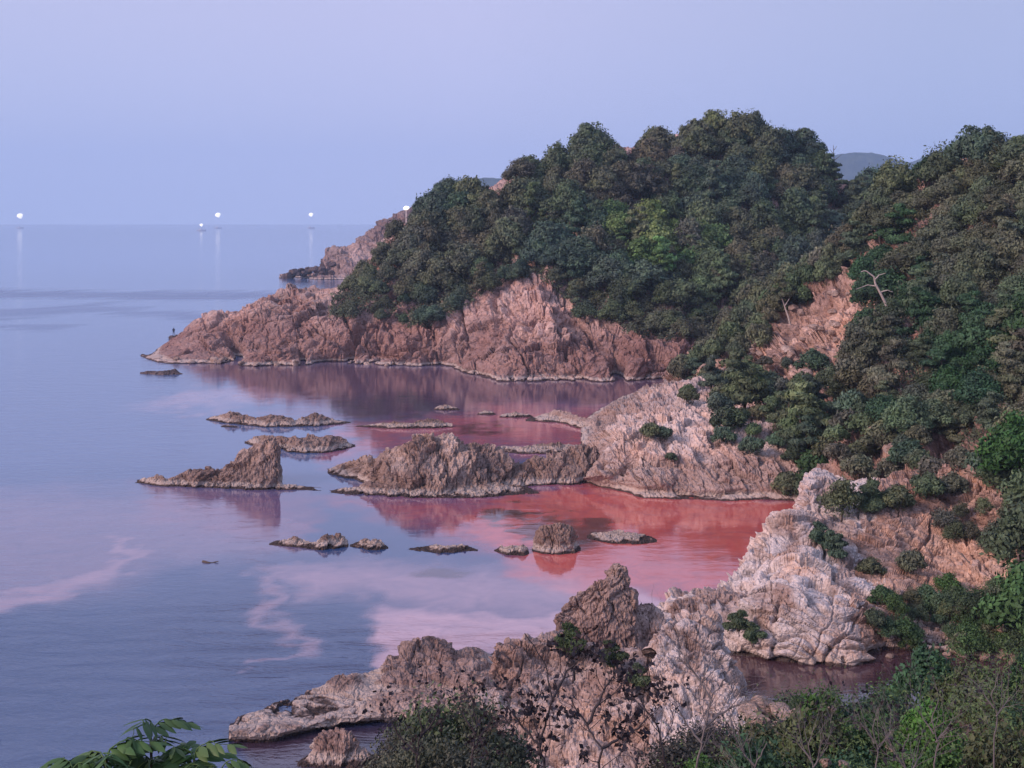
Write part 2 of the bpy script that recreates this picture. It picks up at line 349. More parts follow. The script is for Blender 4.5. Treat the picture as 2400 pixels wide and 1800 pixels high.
def build_sea():
    def lines(dense, lo, hi, g):
        a = list(dense); st = dense[1]-dense[0]; x = dense[-1]; s = st
        while x < hi: s *= g; x += s; a.append(x)
        x = dense[0]; s = st; pre = []
        while x > lo: s *= g; x -= s; pre.append(x)
        return np.array(pre[::-1]+a)
    xs = lines(np.arange(-46, 46, 0.33), -4900, 4900, 1.09); ys = lines(np.arange(52, 128, 0.28), -500, 4900, 1.045)
    XX, YY = np.meshgrid(xs, ys)
    V = np.stack([XX, YY, np.zeros_like(XX)], -1)
    idx = np.arange(XX.size).reshape(XX.shape)
    Q = np.stack([idx[:-1, :-1], idx[:-1, 1:], idx[1:, 1:], idx[1:, :-1]], -1).reshape(-1, 4)
    me = quads_mesh('sea', V.reshape(-1, 3), Q, True)
    Ys = np.maximum(YY, 5.0); px = 1200+XX/Ys*F; py = E+H*F/Ys
    P3 = np.stack([XX*0.12, YY*0.12, np.zeros_like(XX)], -1)
    wx = fbm(P3*1.0, 4, 300)*60+fbm(P3*5, 4, 330)*52; wy = fbm(P3*1.0+50, 4, 310)*26+fbm(P3*5, 4, 340)*24
    qx, qy = px+wx, py+wy
    red = sst(poly_sd(qx, qy, [(1080, 1190), (1280, 1120), (1380, 1110), (1900, 1160), (1900, 1300), (1720, 1400), (1600, 1430), (1470, 1405), (1330, 1400), (1200, 1330), (1120, 1260)]), -30, 45)
    red = np.maximum(red, 0.6*sst(poly_sd(qx, qy, [(700, 1150), (1300, 1130), (1300, 1260), (1150, 1300), (860, 1200)]), -30, 60))
    red = np.maximum(red, 0.65*sst(poly_sd(qx, qy, [(800, 1000), (1120, 950), (1440, 960), (1440, 1080), (1150, 1060), (950, 1060), (760, 1080)]), -30, 40))
    red = np.maximum(red, 0.25*sst(poly_sd(qx, qy, [(420, 835), (1700, 840), (1700, 990), (900, 1010), (600, 960), (500, 900)]), -20, 40))
    red = np.maximum(red, 0.20*sst(poly_sd(qx, qy, [(320, 1120), (780, 1130), (760, 1290), (350, 1230)]), -20, 50))
    red = np.maximum(red, 0.12*sst(poly_sd(qx, qy, [(560, 1720), (1000, 1660), (1000, 1800), (600, 1800)]), -10, 40))
    red = np.maximum(red, 0.30*sst(poly_sd(px, py, [(1500, 1440), (2600, 1440), (2600, 1700), (1500, 1700)]), 0, 30))
    pk = 0.8*sst(poly_sd(qx, qy*.8+py*.2, [(842, 1476), (868, 1452), (920, 1436), (1010, 1418), (1180, 1424), (1300, 1412), (1420, 1370), (1600, 1420), (1500, 1620), (1000, 1620), (905, 1600), (882, 1566), (902, 1536), (862, 1512)]), -8, 24)
    pk = np.maximum(pk, 0.42*sst(-line_d(qx, qy, [(900, 1335), (700, 1345), (632, 1372), (655, 1415), (628, 1440), (650, 1468), (700, 1500), (715, 1520)]), -36, 4))
    pk = np.maximum(pk, 0.35*sst(-line_d(qx, qy, [(715, 1520), (640, 1545), (560, 1570)]), -10, -2))
    pk = np.maximum(pk, 0.5*sst(-line_d(qx, qy, [(-200, 1430), (0, 1405), (150, 1385), (270, 1340), (310, 1300), (260, 1270)]), -42, -4))
    pk = np.maximum(pk, 0.27*sst(poly_sd(qx, qy, [(-300, 1160), (400, 1150), (640, 1190), (760, 1290), (600, 1320), (380, 1330), (250, 1400), (-300, 1430)]), -50, 60))
    pk = np.maximum(pk, 0.50*sst(poly_sd(qx, qy, [(640, 1340), (860, 1310), (1050, 1320), (1250, 1330), (1400, 1370), (1300, 1440), (900, 1440), (860, 1400), (700, 1420)]), -30, 50))
    pk = np.maximum(pk, 0.45*sst(poly_sd(qx, qy, [(270, 955), (420, 915), (640, 905), (760, 935), (560, 960), (400, 968)]), -14, 24))
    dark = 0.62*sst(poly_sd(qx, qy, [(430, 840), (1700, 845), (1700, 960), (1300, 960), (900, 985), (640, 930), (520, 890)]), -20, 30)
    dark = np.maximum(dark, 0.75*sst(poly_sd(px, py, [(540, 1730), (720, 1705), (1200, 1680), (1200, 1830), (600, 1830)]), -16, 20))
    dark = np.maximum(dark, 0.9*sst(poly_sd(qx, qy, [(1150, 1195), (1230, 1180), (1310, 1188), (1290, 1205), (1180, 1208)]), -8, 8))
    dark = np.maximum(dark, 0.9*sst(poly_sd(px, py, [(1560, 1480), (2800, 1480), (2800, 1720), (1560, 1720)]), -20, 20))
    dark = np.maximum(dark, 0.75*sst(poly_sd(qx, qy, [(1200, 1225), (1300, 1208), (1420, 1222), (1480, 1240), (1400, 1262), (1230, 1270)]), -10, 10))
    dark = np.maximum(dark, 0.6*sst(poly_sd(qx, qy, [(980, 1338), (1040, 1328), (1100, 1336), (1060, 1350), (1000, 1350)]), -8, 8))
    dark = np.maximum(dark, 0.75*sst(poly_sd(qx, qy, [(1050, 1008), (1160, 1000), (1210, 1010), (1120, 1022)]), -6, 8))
    # wind-ruffled water
    rip = 0.26+0.74*sst(py-0.10*px, 1280, 1520)
    calm = sst(poly_sd(px, py, [(420, 850), (1900, 850), (2600, 1480), (2600, 1700), (1600, 1700), (1400, 1480), (850, 1440), (700, 1330), (500, 1150)]), -60, 60)
    rip = rip*(1-0.80*calm)
    far = sst(-np.abs(qy*.3+py*.7-692-0.01*(px-300)), -16, -3)*sst(1000-px, 0, 200)
    far = np.maximum(far, 0.8*sst(-line_d(px+wx, py+wy*.3, [(-100, 745), (100, 730), (250, 722), (420, 740), (560, 748)]), -14, -2))
    far = np.maximum(far, 0.7*sst(-line_d(px+wx, py+wy*.3, [(-100, 772), (60, 765), (160, 772)]), -9, -1))
    far = np.maximum(far, 0.10*sst(-np.abs(py-524), -4.5, -1.5))
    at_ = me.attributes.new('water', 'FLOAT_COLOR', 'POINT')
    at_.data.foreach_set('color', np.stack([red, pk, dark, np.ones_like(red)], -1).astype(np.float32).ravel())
    a2 = me.attributes.new('wind', 'FLOAT_COLOR', 'POINT')
    a2.data.foreach_set('color', np.stack([rip, far, sst(YY, 260, 900), np.ones_like(red)], -1).astype(np.float32).ravel())
    m, nt, b = new_mat('sea_water')
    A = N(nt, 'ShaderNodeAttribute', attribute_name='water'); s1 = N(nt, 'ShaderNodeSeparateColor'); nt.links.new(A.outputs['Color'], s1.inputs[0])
    B = N(nt, 'ShaderNodeAttribute', attribute_name='wind'); s2 = N(nt, 'ShaderNodeSeparateColor'); nt.links.new(B.outputs['Color'], s2.inputs[0])
    tc = N(nt, 'ShaderNodeTexCoord'); v = tc.outputs['Object']
    sv = N(nt, 'ShaderNodeSeparateXYZ'); nt.links.new(v, sv.inputs[0])
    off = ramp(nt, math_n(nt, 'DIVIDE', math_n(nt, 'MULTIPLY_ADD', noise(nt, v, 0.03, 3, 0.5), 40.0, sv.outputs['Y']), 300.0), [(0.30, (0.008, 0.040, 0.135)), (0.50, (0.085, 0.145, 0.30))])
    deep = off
    fil = noise(nt, v, 0.35, 6, 0.65, 1.2)
    rf = math_n(nt, 'MULTIPLY', s1.outputs[0], math_n(nt, 'MULTIPLY_ADD', fil, 0.9, 0.55), clamp=True)
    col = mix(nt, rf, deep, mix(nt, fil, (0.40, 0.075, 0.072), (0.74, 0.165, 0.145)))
    pf = math_n(nt, 'MULTIPLY', s1.outputs[1], math_n(nt, 'MULTIPLY_ADD', fil, 0.9, 0.50), clamp=True)
    col = mix(nt, pf, col, (0.66, 0.42, 0.46))
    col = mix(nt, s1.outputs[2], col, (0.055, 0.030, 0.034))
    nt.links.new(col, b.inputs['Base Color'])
    b.inputs['IOR'].default_value = 2.4; b.inputs['Specular IOR Level'].default_value = 0.5
    rr = math_n(nt, 'MULTIPLY_ADD', s2.outputs[0], 0.12, 0.03)
    rr = math_n(nt, 'MULTIPLY_ADD', s2.outputs[1], 0.25, rr)
    rr = math_n(nt, 'MULTIPLY_ADD', s2.outputs[2], 0.03, rr)
    nt.links.new(rr, b.inputs['Roughness'])
    mp = N(nt, 'ShaderNodeMapping'); mp.inputs['Rotation'].default_value = (0, 0, math.radians(-16)); mp.inputs['Scale'].default_value = (0.55, 1.35, 1)
    nt.links.new(v, mp.inputs['Vector'])
    w1 = noise(nt, mp.outputs[0], 0.42, 5, 0.62, 0.8); w2 = noise(nt, mp.outputs[0], 2.0, 4, 0.6, 0.3)
    hgt = math_n(nt, 'MULTIPLY_ADD', w2, 0.22, w1)
    amp = math_n(nt, 'MULTIPLY_ADD', s2.outputs[0], 1.0, math_n(nt, 'MULTIPLY', s2.outputs[1], 0.9))
    bp = N(nt, 'ShaderNodeBump'); bp.inputs['Distance'].default_value = 0.34
    nt.links.new(math_n(nt, 'MULTIPLY', math_n(nt, 'MULTIPLY', amp, 0.75), math_n(nt, 'MULTIPLY_ADD', s2.outputs[2], -0.85, 1.0), clamp=True), bp.inputs['Strength'])
    nt.links.new(hgt, bp.inputs['Height']); nt.links.new(bp.outputs[0], b.inputs['Normal'])
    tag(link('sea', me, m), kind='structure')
build_sea()

# ------------------------------------------------------------------ land: each mass lofted through its shore, cliff and crest lines
def dx(kn, dY, dz=None, z=None):
    """a hidden line behind a crest: (px, Y+dY, z+dz or z)"""
    out = []
    for k in kn:
        px, py, Y = k; zz = H-(py-E)/F*Y
        out.append((px, Y+dY, z if z is not None else zz+dz))
    return ('z', out)

# the wooded headland across the bay
sh = [(329, 834), (353, 845), (395, 853), (463, 851), (530, 854), (600, 858), (704, 855), (753, 853), (814, 854), (940, 857), (1040, 861), (1075, 866), (1100, 880), (1140, 891), (1210, 895), (1434, 895), (1495, 891), (1560, 889), (1700, 880), (1950, 850), (2600, 800)]
shz = [(p, float(Yw(y))-2.0, -1.6) for p, y in sh]
low = [(331, 831, 218), (353, 838, 212), (395, 838, 210), (463, 828, 209), (530, 820, 210), (600, 815, 210), (704, 810, 208), (760, 815, 206), (814, 810, 207), (940, 805, 206), (1040, 815, 204), (1100, 835, 199), (1180, 850, 190), (1300, 850, 188), (1434, 845, 187), (1495, 842, 187), (1560, 850, 187), (1700, 830, 192), (1950, 780, 205), (2600, 720, 215)]
mid = [(334, 828, 222), (353, 831, 220), (400, 806, 222), (463, 790, 220), (530, 770, 220), (600, 760, 219), (704, 755, 217), (760, 752, 214), (814, 760, 213), (940, 755, 213), (1040, 745, 212), (1130, 740, 208), (1220, 715, 204), (1290, 715, 202), (1340, 765, 199), (1434, 785, 196), (1500, 790, 197), (1560, 780, 200), (1700, 740, 206), (1950, 700, 215), (2600, 640, 225)]
crest = [(337, 827, 226), (353, 827, 228), (400, 800, 232), (430, 779, 234), (490, 748, 234), (560, 722, 235), (600, 702, 236), (650, 686, 237), (700, 687, 236), (760, 686, 234), (800, 668, 232), (850, 628, 233), (880, 588, 235), (930, 545, 237), (965, 515, 238), (1000, 472, 240), (1060, 450, 243), (1150, 450, 245), (1215, 400, 248), (1290, 388, 250), (1400, 340, 252), (1480, 350, 254), (1600, 325, 256), (1750, 306, 258), (1850, 335, 258), (1920, 390, 258), (1960, 430, 258), (2040, 430, 260), (2300, 420, 262), (2600, 380, 264)]
m2 = []   # a line half-way up the wooded slope
for p, y, Yd in crest:
    ym = np.interp(p, [k[0] for k in mid], [k[1] for k in mid]); Ym = np.interp(p, [k[0] for k in mid], [k[2] for k in mid])
    m2.append((p, y*0.52+ym*0.48, Yd*0.5+Ym*0.5-1.5))
headland = land('headland', [('z', shz), ('w', sh), ('p', low), ('p', mid), ('p', m2), ('p', crest), dx(crest, 22, -5), dx(crest, 60, z=-2)],
     860, [5, 46, 70, 40, 24, 14, 8], 4.0, 11, M['rock_head'], 0.95, bed=BED_H, sm=3.0, strata=0.75,
     dents=[(706, 836, 10, 26, 5.0, 0), (768, 838, 26, 20, 8.0, 15), (548, 805, 16, 34, 3.5, 15), (1447, 860, 13, 36, 7.0, 0), (830, 790, 9, 60, 3.5, -40), (1010, 800, 5, 40, 1.2, 0),
            (1000, 850, 60, 8, 1.0, 0), (1330, 820, 90, 16, -1.2, 20), (600, 735, 50, 14, -1.2, 25), (1240, 760, 12, 60, 1.6, -20), (1160, 720, 8, 50, 1.6, -10), (1280, 730, 14, 60, -1.5, 20),
            (960, 830, 8, 40, 1.2, -35), (880, 800, 8, 40, 1.2, -35), (1100, 800, 8, 50, 1.0, -35)],
     fade=lambda G: np.clip((G[..., 2]+1.0)/2.5, 0.15, 1.0)*np.interp(G[..., 1], [180, 232, 250], [1, 0.8, 0.5])*np.interp(1200+G[..., 0]/G[..., 1]*F, [330, 420, 560], [0.12, 0.3, 1.0]))
tag(headland, kind='structure')

# the right-hand hillside
hb = [(1560, 895, 174), (1640, 915, 152), (1750, 965, 132), (1850, 1085, 112), (1950, 1125, 100), (2100, 1150, 92), (2400, 1150, 85), (2700, 1150, 80), (3000, 1150, 78)]
hb0 = [(p, Y-6, -1.0) for p, y, Y in hb]
h1 = [(1562, 885, 176), (1640, 862, 166), (1750, 850, 152), (1850, 880, 136), (1950, 900, 124), (2100, 900, 112), (2400, 860, 102), (2700, 820, 96), (3000, 780, 94)]
h15 = [(1565, 880, 178), (1640, 835, 172), (1750, 770, 164), (1850, 755, 156), (1950, 740, 148), (2100, 700, 138), (2400, 630, 126), (2700, 560, 120), (3000, 520, 118)]
h2 = [(1568, 878, 180), (1640, 826, 176), (1690, 800, 174), (1760, 715, 172), (1820, 690, 170), (1900, 628, 168), (1965, 592, 167), (2030, 515, 166), (2070, 436, 166), (2150, 412, 162), (2230, 395, 158), (2290, 378, 155), (2400, 362, 150), (2700, 300, 144), (3000, 280, 140)]
tag(land('hillside', [('z', hb0), ('p', hb), ('p', h1), ('p', h15), ('p', h2), dx(h2, 18, -2.5), dx(h2, 45, z=-2)], 460, [4, 60, 60, 36, 10, 6], 2.6, 23, M['rock_hill'], 1.05, sm=3.0, bed=(0.3, 0.1, 0.9)), kind='structure')

# the pale rock spur in the middle of the bay
s0 = [(1366, 1128), (1385, 1134), (1407, 1143), (1468, 1155), (1504, 1168), (1610, 1172), (1692, 1174), (1834, 1172), (1950, 1180)]
s0z = [(p, float(Yw(y))-1.2, -1.2) for p, y in s0]
s1 = [(1368, 1120, 110.5), (1390, 1115, 109.5), (1410, 1110, 109.5), (1468, 1105, 109), (1504, 1120, 107), (1610, 1122, 106.8), (1692, 1125, 106.6), (1834, 1128, 106.6), (1950, 1150, 105)]
s2 = [(1372, 1108, 113), (1395, 1078, 113.5), (1415, 1052, 114), (1432, 1022, 114), (1450, 1006, 114), (1490, 1000, 114), (1530, 998, 115), (1600, 1000, 115), (1680, 1015, 114), (1760, 1040, 112), (1834, 1062, 110), (1950, 1095, 106)]
s25 = [(1360, 1060, 126), (1395, 1030, 126), (1432, 995, 128), (1490, 975, 128), (1560, 960, 127), (1640, 960, 125), (1760, 990, 120), (1834, 1010, 117), (1950, 1040, 112)]
s3 = [(1362, 1000, 142), (1385, 985, 144), (1405, 974, 146), (1430, 962, 146), (1470, 945, 147), (1530, 914, 148), (1572, 906, 149), (1606, 900, 150), (1700, 905, 146), (1834, 950, 130), (1950, 990, 120)]
s4 = [(1358, 990), (1375, 978), (1405, 962), (1450, 932), (1530, 908), (1580, 899), (1640, 895), (1760, 880), (1950, 870)]
s4z = [(p, float(Yw(y))+1.0, -1.2) for p, y in s4]
tag(land('rock_spur', [('z', s0z), ('w', s0), ('p', s1), ('p', s2), ('p', s25), ('p', s3), ('w', s4), ('z', s4z)], 420, [4, 26, 60, 30, 34, 14, 3], 2.2, 37, M['rock_mid'], 0.55, bed=(0.85, 0.1, 0.5), sm=3.0, ledge=(0.22, 0.09), fade=lambda G: np.clip((G[..., 2]+0.3)/2.2, 0.25, 1.0), dents=[(1600, 1148, 200, 7, 1.2, 0), (1470, 1090, 12, 60, 1.0, -40)]), kind='structure')

# the near cliff and its white ridge beside the inlet
n0 = [(1500, 1545), (1600, 1545), (1783, 1548), (1866, 1551), (1982, 1560), (2081, 1548), (2214, 1552), (2400, 1560), (2700, 1560), (3000, 1560)]
n0z = [(p, float(Yw(y))-0.8, -1.0) for p, y in n0]
n05 = [(1510, 1530, 67.5), (1600, 1525, 67.6), (1783, 1500, 67.8), (1866, 1495, 67.5), (1982, 1510, 67.2), (2081, 1505, 68.2), (2214, 1500, 69), (2400, 1500, 68.5), (2700, 1480, 68), (3000, 1480, 68)]
n1 = [(1520, 1490, 70), (1560, 1475, 70.5), (1640, 1450, 70.5), (1783, 1400, 70.3), (1866, 1400, 69.8), (1982, 1420, 69.5), (2081, 1420, 71), (2214, 1410, 74), (2400, 1390, 72), (2700, 1350, 70), (3000, 1350, 70)]
n2 = [(1530, 1455, 72.5), (1560, 1425, 73), (1600, 1405, 74), (1680, 1385, 75.5), (1700, 1355, 77), (1745, 1312, 78.5), (1800, 1246, 81), (1850, 1206, 83), (1895, 1160, 85), (1930, 1166, 85.5), (2000, 1195, 84), (2081, 1185, 84), (2140, 1140, 87), (2214, 1125, 88), (2400, 1110, 86), (2700, 1080, 82), (3000, 1080, 82)]
n3 = [(p, Y+7, -1.2 if p < 1880 else min(6.0, H-(y-E)/F*Y+0.3)) for p, y, Y in n2]
nm = [(p, 0.5*(y+np.interp(p, [k[0] for k in n1], [k[1] for k in n1])), 0.55*Y+0.45*np.interp(p, [k[0] for k in n1], [k[2] for k in n1])) for p, y, Y in n2]
tag(land('white_cliff', [('z', n0z), ('w', n0), ('p', n05), ('p', n1), ('p', nm), ('p', n2), ('z', n3)], 700, [3, 30, 60, 70, 70, 24], 1.75, 51, M['rock_near'], 0.75, fine=0.7, ledge=(0.30, 0.17), split=(238, 'layered_cliff', M['rock_layer']), bed=(0.25, 0.15, 0.95), sm=2.0,
     fade=lambda G: np.clip((G[..., 2]+0.8)/1.4, 0.2, 1)), kind='structure')

# ------------------------------------------------------------------ rocks standing in the sea, one by one
def sea_rock(sil, base, depth, size, seed, label, mat='rock_isle', group=None, strength=0.72, bed=(-0.5, -0.2, 0.8), name='sea_rock', px_step=2.0, back=1.0, strata=1.0, zoff=0.0):
    """sil: skyline knots (px, py); base: waterline knots (px, py); depth: metres from the shore line back to the crest"""
    S = np.array(sil, float); B = np.array(base, float)
    a, b = S[0, 0], S[-1, 0]; nu = max(24, int((b-a)/px_step)); px = np.linspace(a, b, nu)
    by = np.interp(px, B[:, 0], B[:, 1]); sy = np.interp(px, S[:, 0], S[:, 1])
    by = smooth1(by, 3); sy = smooth1(sy, 1.2)
    Y0 = Yw(by); h = np.maximum((by-sy)/F*Y0, 0.02)
    dd = depth*np.clip(h/h.max(), 0.12, 1.0)**0.7
    Yc = Y0+dd; zc = np.maximum(H-(sy-E)/F*Yc, -0.1)+zoff
    def c(Y, z): return np.stack([(px-1200)/F*Y, Y, z], -1)
    C = [c(Y0-0.5, np.full(nu, -0.9)), c(Y0, np.zeros(nu)), c(Y0+dd*0.30, zc*0.45), c(Y0+dd*0.65, zc*0.80), c(Yc, zc), c(Yc+dd*0.5*back, zc*0.72), c(Yc+dd*1.0*back, zc*0.15), c(Yc+dd*1.15*back+0.5, np.full(nu, -0.9))]
    k = max(6, int(h.max()/2900*F*F/Y0.mean()/2.4/6))
    G = loft_grid(C, [3, k, k, k, max(5, k//2), 5, 3])
    n = grid_normals(G); d = rock_disp(G, size, seed, bed, strength, strata)
    Yg = G[..., 1]; hh = np.interp(1200+G[..., 0]/Yg*F, px, h)
    d = (d-0.04*size)*np.clip(hh/(1.4*size), 0.10, 1.0)*np.clip((G[..., 2]+0.6)/0.9, 0.15, 1)
    G = G+n*d[..., None]
    ctr = np.array([G[..., 0].mean(), G[..., 1].mean(), 0.0])
    me = grid_mesh(name, G-ctr, -0.6, False)
    o = link(name, me, M[mat]); o.location = ctr
    # keep the rock texture in place: shift by the object's own position is what we want, each rock looks different
    return tag(o, label, 'rock', group)

sea_rock([(317, 1130), (340, 1120), (372, 1118), (395, 1121), (410, 1117), (450, 1105), (490, 1100), (505, 1104), (530, 1085), (565, 1055), (590, 1037), (610, 1031), (635, 1032), (650, 1042), (656, 1062), (657, 1100), (660, 1132), (690, 1135), (712, 1141), (735, 1145), (752, 1147)],
         [(317, 1131), (380, 1140), (460, 1142), (540, 1146), (640, 1150), (700, 1148), (752, 1150)], 3.0, 1.1, 101, 'fin-shaped brown rock with a sheer right side rising from the calm bay')
sea_rock([(764, 1108), (775, 1098), (800, 1085), (850, 1070), (890, 1062), (930, 1040), (970, 1020), (1000, 1017), (1040, 1012), (1065, 1020), (1095, 1030), (1130, 1042), (1165, 1058), (1200, 1078), (1235, 1100), (1262, 1135)],
         [(764, 1110), (830, 1126), (900, 1160), (960, 1165), (1010, 1166), (1060, 1162), (1130, 1152), (1262, 1138)], 5.5, 1.4, 111, 'largest rock islet with a pale humped top and slanting grey layers', 'rock_isle', bed=(-0.55, -0.4, 0.72))
sea_rock([(772, 1153), (800, 1146), (860, 1136), (930, 1128), (985, 1135), (1030, 1152), (1050, 1160)], [(772, 1155), (860, 1162), (950, 1168), (1050, 1166)], 2.2, 0.7, 114, 'low skirt of brown rock at the foot of the largest islet')
sea_rock([(1000, 1163), (1040, 1152), (1080, 1142), (1130, 1137), (1180, 1140), (1230, 1146), (1270, 1154)], [(1000, 1166), (1080, 1168), (1160, 1164), (1270, 1156)], 2.4, 0.6, 121, 'flat pale-rimmed rock shelf in front of the largest islet')
sea_rock([(1150, 1130), (1180, 1105), (1220, 1085), (1270, 1068), (1310, 1060), (1335, 1045), (1370, 1040), (1395, 1046), (1406, 1062), (1412, 1100), (1416, 1128)],
         [(1150, 1133), (1200, 1138), (1290, 1137), (1350, 1136), (1416, 1131)], 3.6, 1.1, 131, 'hunched rock with a dark right flank beside the pale spur', bed=(-0.5, -0.4, 0.75))
sea_rock([(483, 983), (500, 975), (525, 968), (545, 964), (570, 972), (600, 980), (640, 974), (665, 978), (690, 982), (715, 975), (740, 968), (765, 976), (790, 984), (823, 990)],
         [(483, 985), (520, 990), (560, 996), (620, 1001), (720, 1001), (800, 994), (823, 992)], 2.4, 1.0, 141, 'long low brown rock with two humps, farthest left in the bay')
sea_rock([(518, 999), (530, 996), (545, 997), (557, 1000)], [(518, 1001), (557, 1002)], 0.6, 0.4, 145, 'tiny dark rock in front of the long two-humped rock', px_step=1.2)
sea_rock([(572, 1037), (590, 1025), (625, 1023), (680, 1021), (730, 1019), (775, 1023), (795, 1028), (815, 1036), (833, 1045)],
         [(572, 1039), (620, 1052), (690, 1062), (760, 1062), (800, 1055), (833, 1047)], 3.0, 0.9, 151, 'low grey-brown rock just behind the fin-shaped rock')
sea_rock([(835, 998), (860, 996), (900, 992), (950, 991), (985, 988), (1010, 980), (1030, 986), (1060, 994)], [(835, 1000), (900, 1004), (960, 1006), (1060, 1002)], 1.4, 0.6, 161, 'thin pale-edged reef strip between the long rock and the red water')
for i, (a, b, y, hh, lab) in enumerate([(1016, 1078, 960, 11, 'small pale-topped reef rock, leftmost of the row below the headland'), (1118, 1162, 971, 9, 'small pale-topped reef rock, second of the row below the headland'),
        (1170, 1250, 977, 11, 'narrow pale reef strip, third of the row below the headland')]):
    m_ = (a+b)/2
    sea_rock([(a, y), (a+6, y-hh*.6), (m_-4, y-hh), (m_+8, y-hh*.8), (b-8, y-hh*.55), (b, y)], [(a, y+1), (m_, y+2), (b, y+1)], 1.0, 0.5, 171+i, lab, px_step=1.4)
sea_rock([(1230, 985), (1260, 975), (1300, 966), (1340, 968), (1390, 985), (1440, 1005), (1462, 1018)], [(1230, 987), (1300, 990), (1380, 1010), (1440, 1026), (1462, 1026)], 3.2, 0.8, 181, 'flat pale ledge running out from the back of the spur', 'rock_mid')
sea_rock([(1150, 1056), (1180, 1046), (1230, 1048), (1290, 1042), (1330, 1040), (1360, 1052)], [(1150, 1058), (1220, 1064), (1300, 1064), (1360, 1058)], 2.0, 0.6, 185, 'flat ledge in the red water behind the hunched rock')
sea_rock([(630, 1275), (650, 1268), (690, 1262), (710, 1267), (740, 1268), (758, 1258), (765, 1252), (785, 1256), (800, 1255), (812, 1266), (817, 1278)], [(630, 1277), (700, 1284), (760, 1290), (817, 1283)], 1.3, 0.55, 191, 'low crusted rock, leftmost of the near row in the pink water', px_step=1.2)
sea_rock([(820, 1278), (845, 1268), (858, 1264), (880, 1261), (895, 1266), (902, 1278), (910, 1284)], [(820, 1281), (870, 1290), (910, 1286)], 1.0, 0.5, 195, 'small crusted rock with a pale knob, second of the near row', px_step=1.2)
sea_rock([(955, 1287), (1000, 1283), (1025, 1278), (1060, 1280), (1085, 1276), (1100, 1284), (1120, 1290)], [(955, 1288), (1030, 1297), (1120, 1292)], 1.0, 0.4, 201, 'dark knobbly flat rock, third of the near row', px_step=1.2)
sea_rock([(1158, 1290), (1175, 1282), (1200, 1278), (1225, 1278), (1236, 1284), (1240, 1296)], [(1158, 1292), (1190, 1302), (1230, 1303), (1240, 1298)], 1.0, 0.45, 205, 'small brown rock left of the domed rock', px_step=1.2)
sea_rock([(1246, 1290), (1252, 1268), (1260, 1245), (1270, 1233), (1300, 1229), (1330, 1231), (1345, 1240), (1354, 1262), (1362, 1288)], [(1246, 1292), (1270, 1298), (1310, 1301), (1345, 1298), (1362, 1290)], 1.7, 0.8, 211, 'domed brown rock like an upturned bucket with a white rim', px_step=1.2, strata=0.4)
sea_rock([(1376, 1258), (1390, 1252), (1430, 1249), (1470, 1250), (1510, 1256), (1540, 1268)], [(1376, 1262), (1420, 1272), (1480, 1277), (1540, 1271)], 1.6, 0.5, 221, 'flat white-rimmed rock right of the domed rock', px_step=1.2)
sea_rock([(328, 873), (342, 869), (352, 870), (365, 868), (380, 871), (395, 867), (412, 866), (420, 872), (428, 876)], [(328, 876), (380, 879), (428, 877)], 1.4, 0.8, 231, 'small dark rock off the tip of the headland', 'slate', px_step=1.0)
sea_rock([(395, 790), (402, 786), (412, 785), (425, 787), (440, 790)], [(395, 795), (440, 797)], 2.0, 0.8, 241, 'low dark rock the angler stands on at the headland tip', 'slate', px_step=0.8)

sea_rock([(1298, 1530), (1304, 1470), (1311, 1425), (1335, 1402), (1370, 1374), (1400, 1352), (1420, 1347), (1430, 1326), (1450, 1318), (1466, 1326), (1474, 1350), (1486, 1372), (1492, 1400), (1496, 1450), (1502, 1535)],
         [(1298, 1560), (1400, 1566), (1502, 1560)], 2.2, 0.75, 251, 'tall craggy brown pinnacle with a block on top above the pink water', 'rock_low', strength=0.75, px_step=1.2, strata=0.5)
sea_rock([(1468, 1530), (1476, 1425), (1500, 1402), (1530, 1408), (1555, 1438), (1568, 1475), (1585, 1520)], [(1468, 1545), (1585, 1545)], 1.8, 0.6, 255, 'rounded pinkish rock right of the craggy pinnacle', 'rock_shelf', px_step=1.2, strata=0.5)
sea_rock([(1560, 1470), (1572, 1432), (1590, 1412), (1640, 1392), (1690, 1384), (1730, 1400), (1760, 1440)], [(1560, 1500), (1660, 1495), (1760, 1490)], 2.5, 0.7, 259, 'ribbed brown rock at the foot of the white ridge', 'rock_mid', px_step=1.2)
sea_rock([(690, 1795), (722, 1775), (740, 1742), (764, 1722), (800, 1712), (825, 1735), (845, 1765), (900, 1775), (960, 1790)], [(690, 1800), (780, 1806), (960, 1806)], 1.6, 0.5, 263, 'small lumpy pink rock below the overhang of the shelf', 'rock_low', px_step=1.2)

# low rock shelf at the lower left, near rocks, and the bank under the viewpoint
f0 = [(536, 1736), (600, 1741), (650, 1737), (700, 1722), (780, 1703), (900, 1693), (1000, 1690), (1100, 1700), (1320, 1720)]
f0z = [(p, float(Yw(y))-0.2, -0.9) for p, y in f0]
f05 = [(536, 1722, 56.3), (600, 1722, 56.4), (650, 1718, 56.5), (700, 1706, 57.2), (780, 1688, 58.0), (900, 1676, 58.6), (1000, 1672, 58.8), (1100, 1675, 58.8), (1320, 1690, 58)]
f1 = [(537, 1702, 57.8), (640, 1684, 58.8), (760, 1662, 60), (900, 1622, 61.5), (1000, 1600, 62), (1150, 1600, 62), (1320, 1610, 61)]
f2 = [(540, 1702, 58.4), (560, 1682, 59.4), (600, 1668, 60.2), (640, 1652, 61), (680, 1640, 61.6), (690, 1628, 62), (760, 1602, 63), (780, 1582, 63.5), (830, 1563, 64), (860, 1580, 64.5), (890, 1572, 65), (905, 1545, 65.5), (930, 1528, 66), (960, 1512, 66.5), (1000, 1503, 67), (1050, 1509, 67.5), (1060, 1528, 67.5), (1110, 1512, 68), (1150, 1530, 68), (1320, 1540, 68)]
